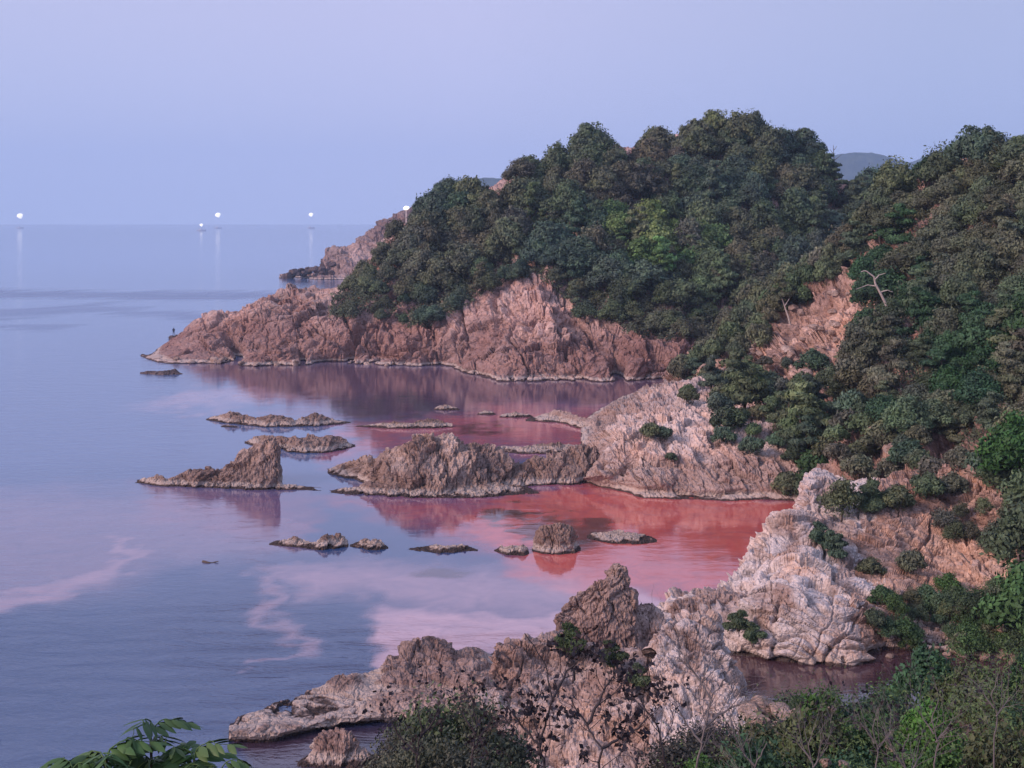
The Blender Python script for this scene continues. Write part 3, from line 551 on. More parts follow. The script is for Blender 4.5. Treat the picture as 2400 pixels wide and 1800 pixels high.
tag(land('rock_shelf', [('z', f0z), ('w', f0), ('p', f05), ('p', f1), ('p', f2), dx(f2, 1.0, z=-0.9)], 480, [4, 12, 40, 40, 10], 1.15, 71, M['rock_low'], 0.7, sm=2.0, bed=(0.2, 0.2, 0.95), ledge=(0.4, 0.12), fade=lambda G: np.clip((G[..., 2]-0.05)/0.8, 0.35, 1.0)), kind='structure')
r0 = [(1080, 1950, 46), (1300, 1950, 46), (1600, 1930, 46)]
r1 = [(1100, 1720, 52), (1300, 1715, 52.5), (1590, 1700, 52.5)]
r15 = [(1120, 1610, 55.5), (1300, 1590, 56.5), (1590, 1600, 56)]
r2 = [(1130, 1575, 57.5), (1150, 1540, 58), (1165, 1514, 58.5), (1230, 1499, 59), (1300, 1496, 60), (1400, 1512, 60), (1500, 1528, 59), (1590, 1552, 58)]
tag(land('near_rocks', [('p', r0), ('p', r1), ('p', r15), ('p', r2), dx(r2, 2.2, -1.6), dx(r2, 4.5, z=-0.9)], 330, [50, 44, 34, 8, 6], 1.0, 83, M['rock_shelf'], 0.9, sm=2.0, bed=(0.3, 0.2, 0.9), strata=0.5, ledge=(0.3, 0.1)), kind='structure')
q0 = [(1520, 1850, 47), (1640, 1850, 47.5), (1800, 1800, 49)]
q1 = [(1525, 1640, 52.5), (1620, 1610, 53), (1700, 1640, 52.5), (1800, 1730, 51)]
q2 = [(1530, 1520, 56), (1545, 1480, 56.8), (1575, 1456, 57.2), (1610, 1441, 57.5), (1650, 1434, 58), (1680, 1452, 58), (1700, 1500, 57.5), (1715, 1560, 56.5), (1750, 1655, 54), (1800, 1715, 52)]
tag(land('white_outcrop', [('p', q0), ('p', q1), ('p', q2), dx(q2, 1.8, -1.6), dx(q2, 4, z=-0.9)], 250, [50, 60, 8, 6], 0.85, 91, M['rock_near'], 0.9, sm=2.0, bed=(0.3, 0.1, 0.9), strata=0.6), kind='structure')
bp_ = [-800, 0, 800, 1200, 1500, 1700, 2000, 2400, 3200]
def bz(Y, zs): return ('z', [(p, Y, z) for p, z in zip(bp_, zs)])
bank = land('bank', [bz(2.0, [22]*9), bz(6, [19.6]*9), bz(14, [13, 13, 13.5, 14, 15, 15.5, 16, 16.5, 17]), bz(28, [4, 6, 8, 8, 8, 9, 10, 11, 12]), bz(40, [-1, 0, 4.8, 4.6, 3.8, 5.6, 6.8, 8.2, 10.5]), bz(47, [-1.5, -1.5, -.6, 0, 1.0, 3.2, 4.4, 5.6, 8.5]), bz(57, [-2, -2, -2, -2, -2, -2, -1.5, -1, 0])],
     260, [6, 12, 20, 24, 20, 12], 1.2, 97, M['soil'], 0.4)
tag(bank, kind='structure')

# ------------------------------------------------------------------ far land
g0 = [(655, 651), (700, 653), (760, 655), (820, 655), (900, 655), (1100, 650), (1300, 640)]
g0z = [(p, float(Yw(y))-4, -2) for p, y in g0]
g1 = [(657, 650.5, 505), (700, 645, 505), (760, 640, 505), (790, 622, 506), (820, 600, 508), (900, 580, 510), (1100, 560, 512), (1300, 550, 512)]
g2 = [(660, 650, 510), (700, 643, 512), (755, 640, 515), (764, 588, 517), (792, 578, 520), (815, 574, 522), (850, 552, 525), (890, 526, 530), (920, 508, 535), (950, 494, 540), (1000, 480, 545), (1100, 450, 550), (1300, 420, 560)]
tag(land('far_headland', [('z', g0z), ('w', g0), ('p', g1), ('p', g2), dx(g2, 30, z=-2)], 320, [3, 12, 36, 6], 4.5, 131, M['rock_far'], 0.55, sm=1.5, dents=[(772, 632, 16, 12, 5, 0)]), kind='structure')

def far_hill(knots, Y, depth, seed):
    K = np.array(knots, float); nu = 220
    top = [(p, y, Y+depth) for p, y in knots]
    C = [curve('z', [(p, Y, -1.5) for p, y in knots], nu), curve('p', [(p, E+(y-E)*0.55, Y+depth*0.5) for p, y in knots], nu), curve('p', top, nu), curve('z', [(p, Y+depth*2, -1.5) for p, y in knots], nu)]
    G = loft_grid(C, [20, 20, 8]); G[..., 2] += 5*fbm(G/40, 4, seed)*np.clip(G[..., 2]/20, 0, 1)+2.0*fbm(G/9, 3, seed+1)*np.clip(G[..., 2]/20, 0, 1)
    m, nt, b = new_mat('far_wood'); tc = N(nt, 'ShaderNodeTexCoord')
    c = ramp(nt, noise(nt, tc.outputs['Object'], 0.05, 6, 0.65), [(0.35, (0.02, 0.035, 0.02)), (0.65, (0.06, 0.08, 0.045))])
    nt.links.new(c, b.inputs['Base Color']); b.inputs['Roughness'].default_value = 1.0; b.inputs['Specular IOR Level'].default_value = 0.0
    tag(link('far_hill', grid_mesh('far_hill', G, -1.4, True), m), kind='structure')
far_hill([(960, 512), (985, 470), (1010, 446), (1035, 432), (1070, 423), (1120, 418), (1180, 420), (1300, 440), (1500, 500)], 2600, 220, 401)
far_hill([(1750, 470), (1850, 410), (1930, 372), (1960, 362), (2000, 358), (2045, 361), (2080, 368), (2120, 380), (2200, 396), (2300, 430)], 2900, 260, 411)
far_hill([(2000, 440), (2100, 392), (2200, 360), (2300, 335), (2350, 322), (2400, 322), (2480, 305), (2700, 330), (3000, 420)], 3300, 300, 421)

# ------------------------------------------------------------------ plants
def leaf_mat(name, rough=0.65, var=0.32, trans=0.15):
    m, nt, b = new_mat(name)
    oi = N(nt, 'ShaderNodeObjectInfo'); g = N(nt, 'ShaderNodeNewGeometry')
    v = math_n(nt, 'MULTIPLY_ADD', g.outputs['Random Per Island'], var*2, 1-var)
    cmb = N(nt, 'ShaderNodeCombineXYZ')
    for i in range(3): nt.links.new(v, cmb.inputs[i])
    c = mix(nt, 1.0, oi.outputs['Color'], cmb.outputs[0], 'MULTIPLY')
    gp = N(nt, 'ShaderNodeNewGeometry')      # patches of fresher and duller growth that ignore tree outlines
    c = mix(nt, 1.0, c, ramp(nt, noise(nt, gp.outputs['Position'], 0.35, 4, 0.6), [(0.34, (0.72, 0.70, 0.74)), (0.5, (1.0, 1.0, 0.95)), (0.66, (1.25, 1.32, 1.1))]), 'MULTIPLY')
    nt.links.new(c, b.inputs['Base Color']); b.inputs['Roughness'].default_value = rough; b.inputs['Specular IOR Level'].default_value = 0.25
    return m
M['leaf'] = leaf_mat('foliage'); M['leaf_near'] = leaf_mat('foliage_near', 0.5, 0.45)
def plain(name, c, rough=0.8, emit=None, spec=0.3):
    m, nt, b = new_mat(name); tc = N(nt, 'ShaderNodeTexCoord')
    n = ramp(nt, noise(nt, tc.outputs['Object'], 6.0, 5, 0.6), [(0.3, tuple(x*0.7 for x in c)), (0.7, tuple(min(1, x*1.25) for x in c))])
    nt.links.new(n, b.inputs['Base Color']); b.inputs['Roughness'].default_value = rough; b.inputs['Specular IOR Level'].default_value = spec
    if emit:
        b.inputs['Emission Color'].default_value = (*emit[0], 1); b.inputs['Emission Strength'].default_value = emit[1]
    return m
M['bark'] = plain('bark', (0.10, 0.075, 0.06)); M['deadwood'] = plain('deadwood', (0.42, 0.36, 0.33)); M['twig'] = plain('twig', (0.055, 0.045, 0.05)); M['greytwig'] = plain('grey_twig', (0.17, 0.15, 0.15))

def leaves(centres, dirs, size, aspect, r, droop=0.0, jit=0.9):
    n = len(centres)
    nrm = dirs+r.normal(0, jit, (n, 3)); nrm /= np.linalg.norm(nrm, axis=1, keepdims=True)+1e-9
    a = r.normal(0, 1, (n, 3)); a[:, 2] -= droop
    t = a-(a*nrm).sum(1, keepdims=True)*nrm; t /= np.linalg.norm(t, axis=1, keepdims=True)+1e-9
    bt = np.cross(nrm, t); sz = size*r.uniform(0.6, 1.35, (n, 1))
    t = t*sz*aspect*0.5; bt = bt*sz*0.5
    V = np.stack([centres-t, centres+bt*0.9-t*0.1, centres+t, centres-bt*0.9-t*0.1], 1).reshape(-1, 3)
    return V, np.arange(n*4).reshape(n, 4)
def crown_mesh(name, lobes, n, size, aspect, seed, up=0.35, shell=(0.55, 1.05), droop=0.3, jit=0.8):
    r = np.random.default_rng(seed); L = np.array(lobes, float)      # x, y, z, rx, rz
    w = L[:, 3]**2; pick = r.choice(len(L), n, p=w/w.sum())
    d = r.normal(0, 1, (n, 3)); d[:, 2] += up; d /= np.linalg.norm(d, axis=1, keepdims=True)
    rad = r.uniform(shell[0], shell[1], (n, 1))**0.7
    # ragged outline
    rad = rad*(1+0.45*fbm(d*2.2+L[pick, :3]*0.7, 2, seed)[:, None])
    c = L[pick, :3]+d*rad*np.stack([L[pick, 3], L[pick, 3], L[pick, 4]], 1)
    V, Q = leaves(c, d, size, aspect, r, droop, jit)
    return quads_mesh(name, V, Q, False)
def tube(path, radii, sides=5):
    P_ = np.array(path, float); n = len(P_); V = []; Q = []
    for i in range(n):
        t = P_[min(i+1, n-1)]-P_[max(i-1, 0)]; t = t/(np.linalg.norm(t)+1e-9)
        u = np.cross(t, [0.31, 0.95, 0.05]); u /= np.linalg.norm(u)+1e-9; w = np.cross(t, u)
        for k in range(sides):
            a = 2*math.pi*k/sides; V.append(P_[i]+(u*math.cos(a)+w*math.sin(a))*radii[i])
    for i in range(n-1):
        for k in range(sides): Q.append((i*sides+k, i*sides+(k+1) % sides, (i+1)*sides+(k+1) % sides, (i+1)*sides+k))
    return np.array(V), np.array(Q)
def join(parts):
    V = []; Q = []; o = 0
    for v, q in parts: V.append(v); Q.append(q+o); o += len(v)
    return np.concatenate(V), np.concatenate(Q)
def bent(r, a, b, n=5, wob=0.12):
    a = np.array(a, float); b = np.array(b, float); L = np.linalg.norm(b-a); out = []
    off = r.normal(0, wob*L, 3)
    for i in range(n):
        t = i/(n-1); out.append(a*(1-t)+b*t+off*math.sin(math.pi*t)*0.6+r.normal(0, wob*L*0.12, 3)*(0 < i < n-1))
    return np.array(out)
def trunk_mesh(name, h, rad, tips, seed, lean=(0, 0)):
    r = np.random.default_rng(seed); top = np.array([lean[0], lean[1], h])
    p = bent(r, (0, 0, -0.4), top, 6, 0.06); parts = [tube(p, np.linspace(rad, rad*0.45, 6), 6)]
    for tp in tips:
        k = r.integers(2, 6); b = bent(r, p[k], tp, 5, 0.12); parts.append(tube(b, np.linspace(rad*0.5, rad*0.08, 5), 4))
    return quads_mesh(name, *join(parts), True)

def dome_lobes(r, R, Hh, n, base):
    L = [(0, 0, base+Hh*0.45, R*0.62, Hh*0.55)]
    for i in range(n):
        a = r.uniform(0, 6.283); q = math.sqrt(r.uniform(0.05, 1)); z = base+Hh*(0.12+0.75*(1-q*q)*r.uniform(0.6, 1.1)+0.12*r.uniform())
        s = R*r.uniform(0.17, 0.36); L.append((math.cos(a)*q*R*0.75, math.sin(a)*q*R*0.75, z, s, s*r.uniform(0.6, 0.9)))
    return L
def plate_lobes(r, R, Hh, n, base):
    L = []
    for i in range(n):
        t = i/max(1, n-1); a = r.uniform(0, 6.283); q = R*(1-0.55*t)*r.uniform(0.25, 0.7); s = R*(0.5-0.22*t)*r.uniform(0.7, 1.15)
        L.append((math.cos(a)*q, math.sin(a)*q, base+Hh*t, s, s*0.32))
    return L
KIND = {}
def make_kind(key, style, R, Hh, base, nl, n, size, aspect, variants, trunk_r, shell=(0.5, 1.05), up=0.35):
    out = []
    for k in range(variants):
        sd = abs(hash_str(key))+k*13; r = np.random.default_rng(sd)
        lob = dome_lobes(r, R, Hh, nl, base) if style == 'dome' else plate_lobes(r, R, Hh, nl, base)
        cr = crown_mesh(key+'_crown', lob, n, size, aspect, sd+1, up=up, shell=shell, jit=0.42 if key[:3] in ('far', 'mid') else 0.7); cr.materials.append(M['leaf'])
        tips = [l[:3] for l in lob[1:8]]
        tr = trunk_mesh(key+'_trunk', base+Hh*0.5, trunk_r, tips, sd+2, (r.normal(0, R*0.1), r.normal(0, R*0.1))); tr.materials.append(M['bark'])
        out.append((tr, cr))
    KIND[key] = out
def hash_str(t):
    v = 7
    for ch in t: v = (v*31+ord(ch)) % 100003
    return v
make_kind('far_broad', 'dome', 3.6, 4.6, 0.2, 40, 7000, 0.27, 1.7, 6, 0.22, shell=(0.3, 1.2))
make_kind('far_pine', 'plate', 3.0, 5.5, 1.2, 12, 3800, 0.28, 2.3, 3, 0.2)
make_kind('mid_broad', 'dome', 2.6, 3.2, 0.1, 40, 8000, 0.165, 1.9, 6, 0.16, shell=(0.3, 1.2))
make_kind('mid_pine', 'plate', 2.6, 3.6, 1.0, 12, 5000, 0.18, 2.6, 4, 0.15)
make_kind('mid_scrub', 'dome', 1.6, 1.5, 0.1, 14, 3200, 0.15, 2.0, 4, 0.06, shell=(0.2, 1.1))
make_kind('near_bush', 'dome', 1.5, 1.8, 0.0, 22, 3900, 0.10, 1.8, 7, 0.05, shell=(0.15, 1.3))
make_kind('fine_bush', 'dome', 1.5, 2.4, 0.0, 30, 8500, 0.062, 1.8, 3, 0.05, shell=(0.1, 1.5))
make_kind('near_pine', 'plate', 1.1, 1.1, 0.15, 9, 3800, 0.085, 3.2, 3, 0.05)

PROJ = {}
def ground(surf, px, py, tol=9):
    if surf not in PROJ:
        G = SURF[surf]; V = G[4:-4].reshape(-1, 3); V = V[V[:, 1] > 1.0]
        PROJ[surf] = (V, 1200+V[:, 0]/V[:, 1]*F, E+(H-V[:, 2])/V[:, 1]*F)
    V, qx, qy = PROJ[surf]; d = np.hypot(qx-px, qy-py); k = np.where(d < tol)[0]
    if len(k) == 0:
        k0 = int(d.argmin())
        return V[k0] if d[k0] < 40 else None
    return V[k[V[k, 1].argmin()]]
def plant(key, loc, s, rz, color, label, group, name='tree', cat='tree', sz=1.0, variant=None, trunk=True, tilt=(0, 0)):
    tr, cr = KIND[key][(rng.integers(0, 99) if variant is None else variant) % len(KIND[key])]
    e = empty(name, tuple(float(x) for x in loc), rz, s); e.scale = (s, s, s*sz); e.rotation_euler = (tilt[0], tilt[1], rz)
    tag(e, label, cat, group)
    if trunk: link('trunk' if cat == 'tree' else 'stem', tr, None, e)
    c = link('crown' if cat == 'tree' else 'foliage', cr, None, e); c.color = (*color, 1)
    return e
def inside(px, py, poly): return bool(poly_sd(np.array([px], float), np.array([py], float), poly)[0] > 0)
def jit_points(poly, dx_, dy_, seed):
    r = np.random.default_rng(seed); xs = [p[0] for p in poly]; ys = [p[1] for p in poly]; out = []
    y = min(ys); row = 0
    while y < max(ys):
        x = min(xs)+(row % 2)*dx_*0.5
        while x < max(xs):
            a, b = x+r.uniform(-.42, .42)*dx_, y+r.uniform(-.42, .42)*dy_
            if inside(a, b, poly): out.append((a, b))
            x += dx_
        y += dy_; row += 1
    return out
def vary(c, r, a=0.22):
    k = 1+r.uniform(-a, a); return tuple(max(0.005, x*k*(1+r.uniform(-0.1, 0.1))) for x in c)
DARK, TEAL, OLIVE, GREY, PURP, BRIGHT, YELL = (0.082, 0.118, 0.070), (0.066, 0.108, 0.078), (0.112, 0.134, 0.078), (0.112, 0.128, 0.086), (0.098, 0.108, 0.080), (0.105, 0.190, 0.068), (0.16, 0.215, 0.08)

# ---- the wood on the headland
r_ = np.random.default_rng(501)
W = [(790, 700), (850, 650), (885, 605), (930, 565), (965, 530), (1000, 495), (1060, 472), (1150, 475), (1215, 428), (1300, 410), (1400, 362), (1480, 370), (1600, 346), (1750, 326), (1850, 358), (1920, 410), (1960, 446), (2080, 446), (2080, 560), (1900, 650), (1780, 720), (1660, 800), (1560, 800), (1480, 785), (1400, 755), (1345, 740), (1300, 690), (1260, 655), (1190, 655), (1100, 722), (1040, 756), (975, 772), (920, 750), (860, 735), (812, 758), (770, 740)]
for (a, b) in jit_points(W, 43, 30, 502):
    g = ground('headland', a, b)
    if g is None: continue
    n1 = fbm(np.array([[a/170, b/120, 3.3]]), 3, 520)[0]; n2 = fbm(np.array([[a/60, b/50, 8.3]]), 2, 530)[0]
    lab = 'dark green broadleaf tree in the wood on the headland'; col = DARK
    if n1+0.4*n2 > 0.14: col, lab = GREY, 'dull grey-brown tree in the wood on the headland'
    elif n1+0.5*n2 < -0.22: col, lab = TEAL, 'blue-green tree in the wood on the headland'  # bluer leaf colour, picked by noise
    elif n2 > 0.18: col, lab = OLIVE, 'olive green tree in the wood on the headland'
    elif n2 < -0.3: col, lab = PURP, 'purplish brown tree in the wood on the headland'
    if inside(a, b, [(1410, 500), (1500, 470), (1600, 560), (1730, 545), (1740, 590), (1600, 640), (1580, 690), (1480, 700), (1450, 600)]) and r_.random() < 0.6:
        col, lab = (BRIGHT, 'bright green tree in the middle of the headland wood') if r_.random() < 0.6 else (YELL, 'yellow-green tree in the middle of the headland wood')
    low_ = b > np.interp(a, [800, 980, 1190, 1300, 1400, 1600], [690, 700, 620, 640, 700, 740])
    s_ = r_.uniform(0.7, 1.25)*(0.62 if low_ else 1.0)*(0.6 if a < 960 else 1.0)
    zone = 'by its left end' if a < 1080 else 'along its lower edge' if low_ else 'in the gully beside the hillside' if a > 1820 else 'close under the skyline' if b < np.interp(a, [1080, 1400, 1750, 1820], [540, 440, 400, 420]) else 'on its left slope' if a < 1380 else 'on its right slope' if a > 1640 else 'at its centre'
    if 'middle' not in lab: lab = lab.replace('in the wood on the headland', 'in the headland wood, '+zone)
    pine = r_.random() < 0.14 and 'skyline' not in zone and a > 1080
    plant('far_pine' if pine else 'far_broad', g, s_, r_.uniform(0, 6.28), vary(col, r_), lab, 'trees in the headland wood', 'pine_tree' if pine else 'broadleaf_tree', sz=r_.uniform(0.85, 1.25))
def undergrowth(surf, poly, n, hgt, size, cols, name, label, seed, wx=1.6):
    """low leaves covering the ground between the trees"""
    r = np.random.default_rng(seed); ground(surf, 1500, 600); V, qx, qy = PROJ[surf]
    ok = poly_sd(qx, qy, poly) > 0; V = V[ok]
    k = r.choice(len(V), n); c = V[k]+r.normal(0, 0.3, (n, 3)); hh = (fbm(c/3.0, 3, seed)*0.9+0.55).clip(0.05, 1.4)*hgt
    c[:, 2] += r.uniform(0.05, 1, n)**0.6*hh
    Vv, Q = leaves(c, np.tile([0, -0.5, 0.8], (n, 1)), size, wx, r, 0.3, 0.8)
    o = link(name, quads_mesh(name, Vv, Q, False), M['leaf']); o.color = (*cols, 1); return tag(o, label, 'undergrowth', kind='stuff')
undergrowth('headland', W, 70000, 2.4, 0.28, (0.09, 0.108, 0.072), 'undergrowth', 'dull green undergrowth between the trees of the headland wood', 541)
# trees that stand out on the skyline
for (a, b, s_, c, lab) in [(1065, 470, 1.05, DARK, 'round dark tree on the skyline at the left end of the wood'), (1240, 410, 1.0, DARK, 'leaning dark tree on the skyline left of the domed treetop'),
        (1400, 372, 1.45, DARK, 'wide domed treetop on the headland skyline'), (1535, 352, 1.1, OLIVE, 'light olive treetop right of the wide domed one'), (1640, 345, 1.25, GREY, 'brownish treetop beside the highest crown'),
        (1745, 330, 1.3, OLIVE, 'highest pale crown on the headland skyline'), (1830, 350, 1.1, TEAL, 'dark crown next to the right end of the headland skyline'), (1895, 365, 1.25, TEAL, 'dark steep-sided crown ending the headland skyline')]:
    g = ground('headland', a, b, 14)
    if g is not None: plant('far_broad', g, s_, r_.uniform(0, 6.28), c, lab, None)

# ---- the right-hand hillside
HW = [(2070, 450), (2150, 424), (2290, 392), (2400, 376), (2520, 352), (2560, 1120), (2300, 1060), (2150, 1030), (2040, 990), (1960, 950), (1930, 900), (2010, 860), (2030, 760), (2010, 660), (1960, 640), (1900, 700), (1840, 720), (1760, 760), (1700, 830), (1640, 845), (1690, 805), (1760, 730), (1820, 700), (1900, 640), (1965, 604), (2030, 545)]
for (a, b) in jit_points(HW, 56, 44, 602):
    g = ground('hillside', a, b)
    if g is None: continue
    n1 = fbm(np.array([[a/150, b/130, 5.3]]), 3, 620)[0]; n2 = fbm(np.array([[a/60, b/50, 8.9]]), 2, 630)[0]
    col, lab = DARK, 'dark green tree on the right-hand hillside'
    if n1+0.4*n2 > 0.16: col, lab = GREY, 'grey-brown scrubby tree on the right-hand hillside'
    elif n1+0.4*n2 < -0.25: col, lab = (0.036, 0.085, 0.040), 'rich green tree on the right-hand hillside'
    elif n2 > 0.15: col, lab = OLIVE, 'olive tree on the right-hand hillside'
    elif n2 < -0.28: col, lab = PURP, 'purplish brown tree on the right-hand hillside'
    k = np.interp(b, [400, 700, 1000], [1.15, 1.0, 0.72])
    zone = 'close under the skyline' if b < 540 else 'at the right edge of the picture' if a > 2280 else 'above the bare orange rock' if b < 680 and a < 2060 else 'low down above the cliffs' if b > 900 else 'half-way up'
    lab = lab+', '+zone; pine = r_.random() < 0.3 and 'skyline' not in zone
    plant('mid_pine' if pine else 'mid_broad', g, k*r_.uniform(0.75, 1.2), r_.uniform(0, 6.28), vary(col, r_), lab, 'trees on the right-hand hillside', 'pine_tree' if pine else 'broadleaf_tree', sz=r_.uniform(0.8, 1.2))
for (a, b, s_, c, lab, key) in [(2290, 384, 1.55, TEAL, 'round dark tree standing up alone on the right skyline', 'mid_broad'), (2385, 400, 1.3, DARK, 'dark tree at the right edge of the skyline', 'mid_broad'),
        (1640, 960, 0.95, TEAL, 'dark pine overhanging the rocks at the back of the spur', 'mid_pine'), (1720, 985, 0.95, TEAL, 'dark green pine on the spur, right of the overhanging one', 'mid_pine'),
        (2380, 1120, 1.2, (0.04, 0.11, 0.03), 'bright green tree at the right edge above the layered cliff', 'mid_broad'), (2440, 1150, 1.3, DARK, 'dark tree partly out of frame above the layered cliff', 'mid_broad')]:
    g = ground('hillside', a, b, 14)
    if g is None: g = ground('rock_spur', a, b, 20)
    if g is not None: plant(key, g, s_, r_.uniform(0, 6.28), c, lab, None)
undergrowth('hillside', HW, 70000, 1.6, 0.17, (0.09, 0.108, 0.068), 'undergrowth', 'dull green undergrowth between the trees of the right hillside', 641)
# scrub between the rocks of the hillside and on the spur
for (a, b) in jit_points([(1600, 868), (1680, 800), (1760, 725), (1830, 700), (1850, 690), (1840, 760), (1760, 830), (1660, 862)], 34, 26, 708):
    g = ground('hillside', a, b)
    if g is None: continue
    col, lab = [(OLIVE, 'olive scrub bush on the left shoulder of the hillside'), (GREY, 'grey scrub bush on the left shoulder of the hillside'), (DARK, 'dark scrub bush on the left shoulder of the hillside')][r_.integers(0, 3)]
    plant('mid_scrub', g, r_.uniform(0.8, 1.3), r_.uniform(0, 6.28), vary(col, r_), lab, 'scrub on the hillside shoulder', 'bush', 'bush', sz=1.3)
for i, p_ in enumerate(np.arange(1585, 2075, 13)):
    y_ = np.interp(p_, [k[0] for k in h2], [k[1] for k in h2])+r_.uniform(2, 22); g = ground('hillside', p_+r_.uniform(-6, 6), y_, 12)
    if g is None: continue
    col, lab = [(OLIVE, 'olive bush on the left edge of the hillside'), (GREY, 'grey-brown bush on the left edge of the hillside'), (DARK, 'dark bush on the left edge of the hillside')][r_.integers(0, 3)]
    plant('mid_scrub', g, r_.uniform(0.9, 1.5), r_.uniform(0, 6.28), vary(col, r_), lab+(', low down' if p_ < 1720 else ', half-way up' if p_ < 1900 else ', near the saddle'), 'scrub along the hillside edge', 'bush', 'bush', sz=1.4)
for (a, b) in jit_points([(1600, 905), (1650, 880), (1760, 900), (1880, 960), (1990, 1040), (1960, 1090), (1860, 1090), (1760, 1030), (1680, 985), (1610, 950)], 38, 28, 709):
    g1_, g2_ = ground('rock_spur', a, b), ground('hillside', a, b)
    g = g1_ if g2_ is None or (g1_ is not None and g1_[1] < g2_[1]) else g2_
    if g is None or r_.random() < 0.15: continue
    col, lab = [(TEAL, 'blue-green bush on top of the spur'), (DARK, 'dark green bush on top of the spur'), (DARK, 'dark green bush on top of the spur'), (OLIVE, 'olive bush on top of the spur')][r_.integers(0, 4)]
    plant('mid_pine' if r_.random() < 0.25 else 'mid_scrub', g, r_.uniform(0.55, 0.8) if r_.random() < 0.3 else r_.uniform(0.8, 1.35), r_.uniform(0, 6.28), vary(col, r_), lab+(', at its left end' if a < 1700 else ', above the red pool' if a < 1840 else ', near the white ridge'), 'bushes on top of the spur', 'bush', 'bush')
SC = [(1610, 880), (1700, 840), (1830, 850), (1960, 880), (2050, 980), (2200, 1050), (2450, 1100), (2450, 1140), (2100, 1140), (1950, 1110), (1850, 1070), (1780, 1010), (1720, 960), (1640, 930)]
for (a, b) in jit_points(SC, 42, 34, 702):
    if r_.random() < 0.3: continue
    g = ground('hillside', a, b)
    if g is None: continue
    col, lab = [(DARK, 'dark green scrub bush among the rocks of the hillside'), (OLIVE, 'olive scrub bush among the rocks of the hillside'), (PURP, 'brown dry bush among the rocks of the hillside'), (TEAL, 'blue-green scrub bush among the rocks of the hillside')][r_.integers(0, 4)]
    plant('mid_scrub', g, r_.uniform(0.7, 1.25), r_.uniform(0, 6.28), vary(col, r_), lab, 'scrub on the rocky hillside', 'bush', 'bush')
for (surf, a, b, s_, c, lab, key) in [('rock_spur', 1520, 1010, 0.75, OLIVE, 'pale green bush growing in the saddle of the spur', 'mid_scrub'), ('rock_spur', 1556, 1018, 0.65, TEAL, 'dark bush right of the pale green one on the spur', 'mid_scrub'),
        ('rock_spur', 1562, 1070, 0.4, DARK, 'tiny dark tuft on the pale face of the spur', 'mid_scrub'), ('rock_spur', 1760, 1050, 0.9, TEAL, 'dark pine bush on the top edge of the spur cliff', 'mid_scrub'), ('rock_spur', 1700, 1020, 0.8, TEAL, 'dark green bush left of the pine bush on the spur cliff', 'mid_scrub'),
        ('rock_spur', 1840, 1140, 1.0, OLIVE, 'drooping olive bush where the spur meets the red pool', 'mid_scrub'), ('rock_spur', 1880, 1150, 1.0, DARK, 'dark bush behind the tip of the white ridge', 'mid_scrub'), ('rock_spur', 1900, 1110, 1.3, (0.045, 0.10, 0.035), 'leafy green bush above the white ridge', 'mid_scrub'),
        ('white_cliff', 1920, 1260, 0.95, TEAL, 'dark pine bush growing out of the white cliff', 'near_pine'), ('white_cliff', 1955, 1285, 1.05, TEAL, 'lower dark pine bush on the white cliff', 'near_pine'), ('white_cliff', 2040, 1180, 1.4, DARK, 'dark green bush on top of the layered cliff', 'near_pine'), ('white_cliff', 1975, 1195, 1.2, OLIVE, 'olive bush at the crest of the white cliff', 'near_bush')]:
    g = ground(surf, a, b, 14)
    if g is not None: plant(key, g, s_, r_.uniform(0, 6.28), c, lab, None, 'bush', 'bush')

# ---- the layered cliff: scrub and bushes
for (a, b) in jit_points([(2180, 1225), (2250, 1200), (2420, 1180), (2430, 1300), (2280, 1310)], 50, 36, 712):
    g = ground('white_cliff', a, b)
    if g is not None: plant('near_bush', g, r_.uniform(0.5, 0.8), r_.uniform(0, 6.28), vary(PURP if r_.random() < 0.6 else OLIVE, r_), 'dry brown scrub bush on the upper right of the layered cliff', 'scrub on the layered cliff', 'bush', 'bush')
for (a, b) in jit_points([(2050, 1440), (2100, 1380), (2200, 1370), (2300, 1390), (2430, 1330), (2430, 1530), (2300, 1540), (2150, 1530), (2060, 1510)], 34, 28, 714):
    g = ground('white_cliff', a, b)
    if g is None or r_.random() < 0.18: continue
    plant('near_bush', g, r_.uniform(0.4, 0.75), r_.uniform(0, 6.28), vary([(0.055, 0.105, 0.038), OLIVE, (0.07, 0.12, 0.07)][r_.integers(0, 3)], r_), 'green bush at the foot of the layered cliff, '+('by the water of the inlet' if b > 1490 else 'at the right edge' if a > 2300 else 'against the orange rock'), 'bushes by the inlet', 'bush', 'bush')
for (surf, a, b, s_, c, lab, key) in [('rock_spur', 1390, 1500, 1, TEAL, '', ''), ('near_rocks', 1350, 1530, 0.95, (0.05, 0.075, 0.035), 'dark green bush at the foot of the craggy pinnacle', 'near_pine'), ('near_rocks', 1420, 1545, 0.8, (0.05, 0.075, 0.035), 'low green bush right below the craggy pinnacle', 'near_pine'),
        ('near_rocks', 1505, 1600, 0.7, DARK, 'dark tuft between the near rocks and the white outcrop', 'near_pine'), ('white_cliff', 1715, 1470, 0.9, DARK, 'grassy dark green bush hanging on the left of the white cliff', 'near_pine'), ('white_cliff', 1745, 1510, 0.75, DARK, 'lower dark bush on the left of the white cliff', 'near_pine')]:
    if not lab: continue
    g = ground(surf, a, b, 20)
    if g is not None: plant(key, g, s_, r_.uniform(0, 6.28), c, lab, None, 'bush', 'bush')

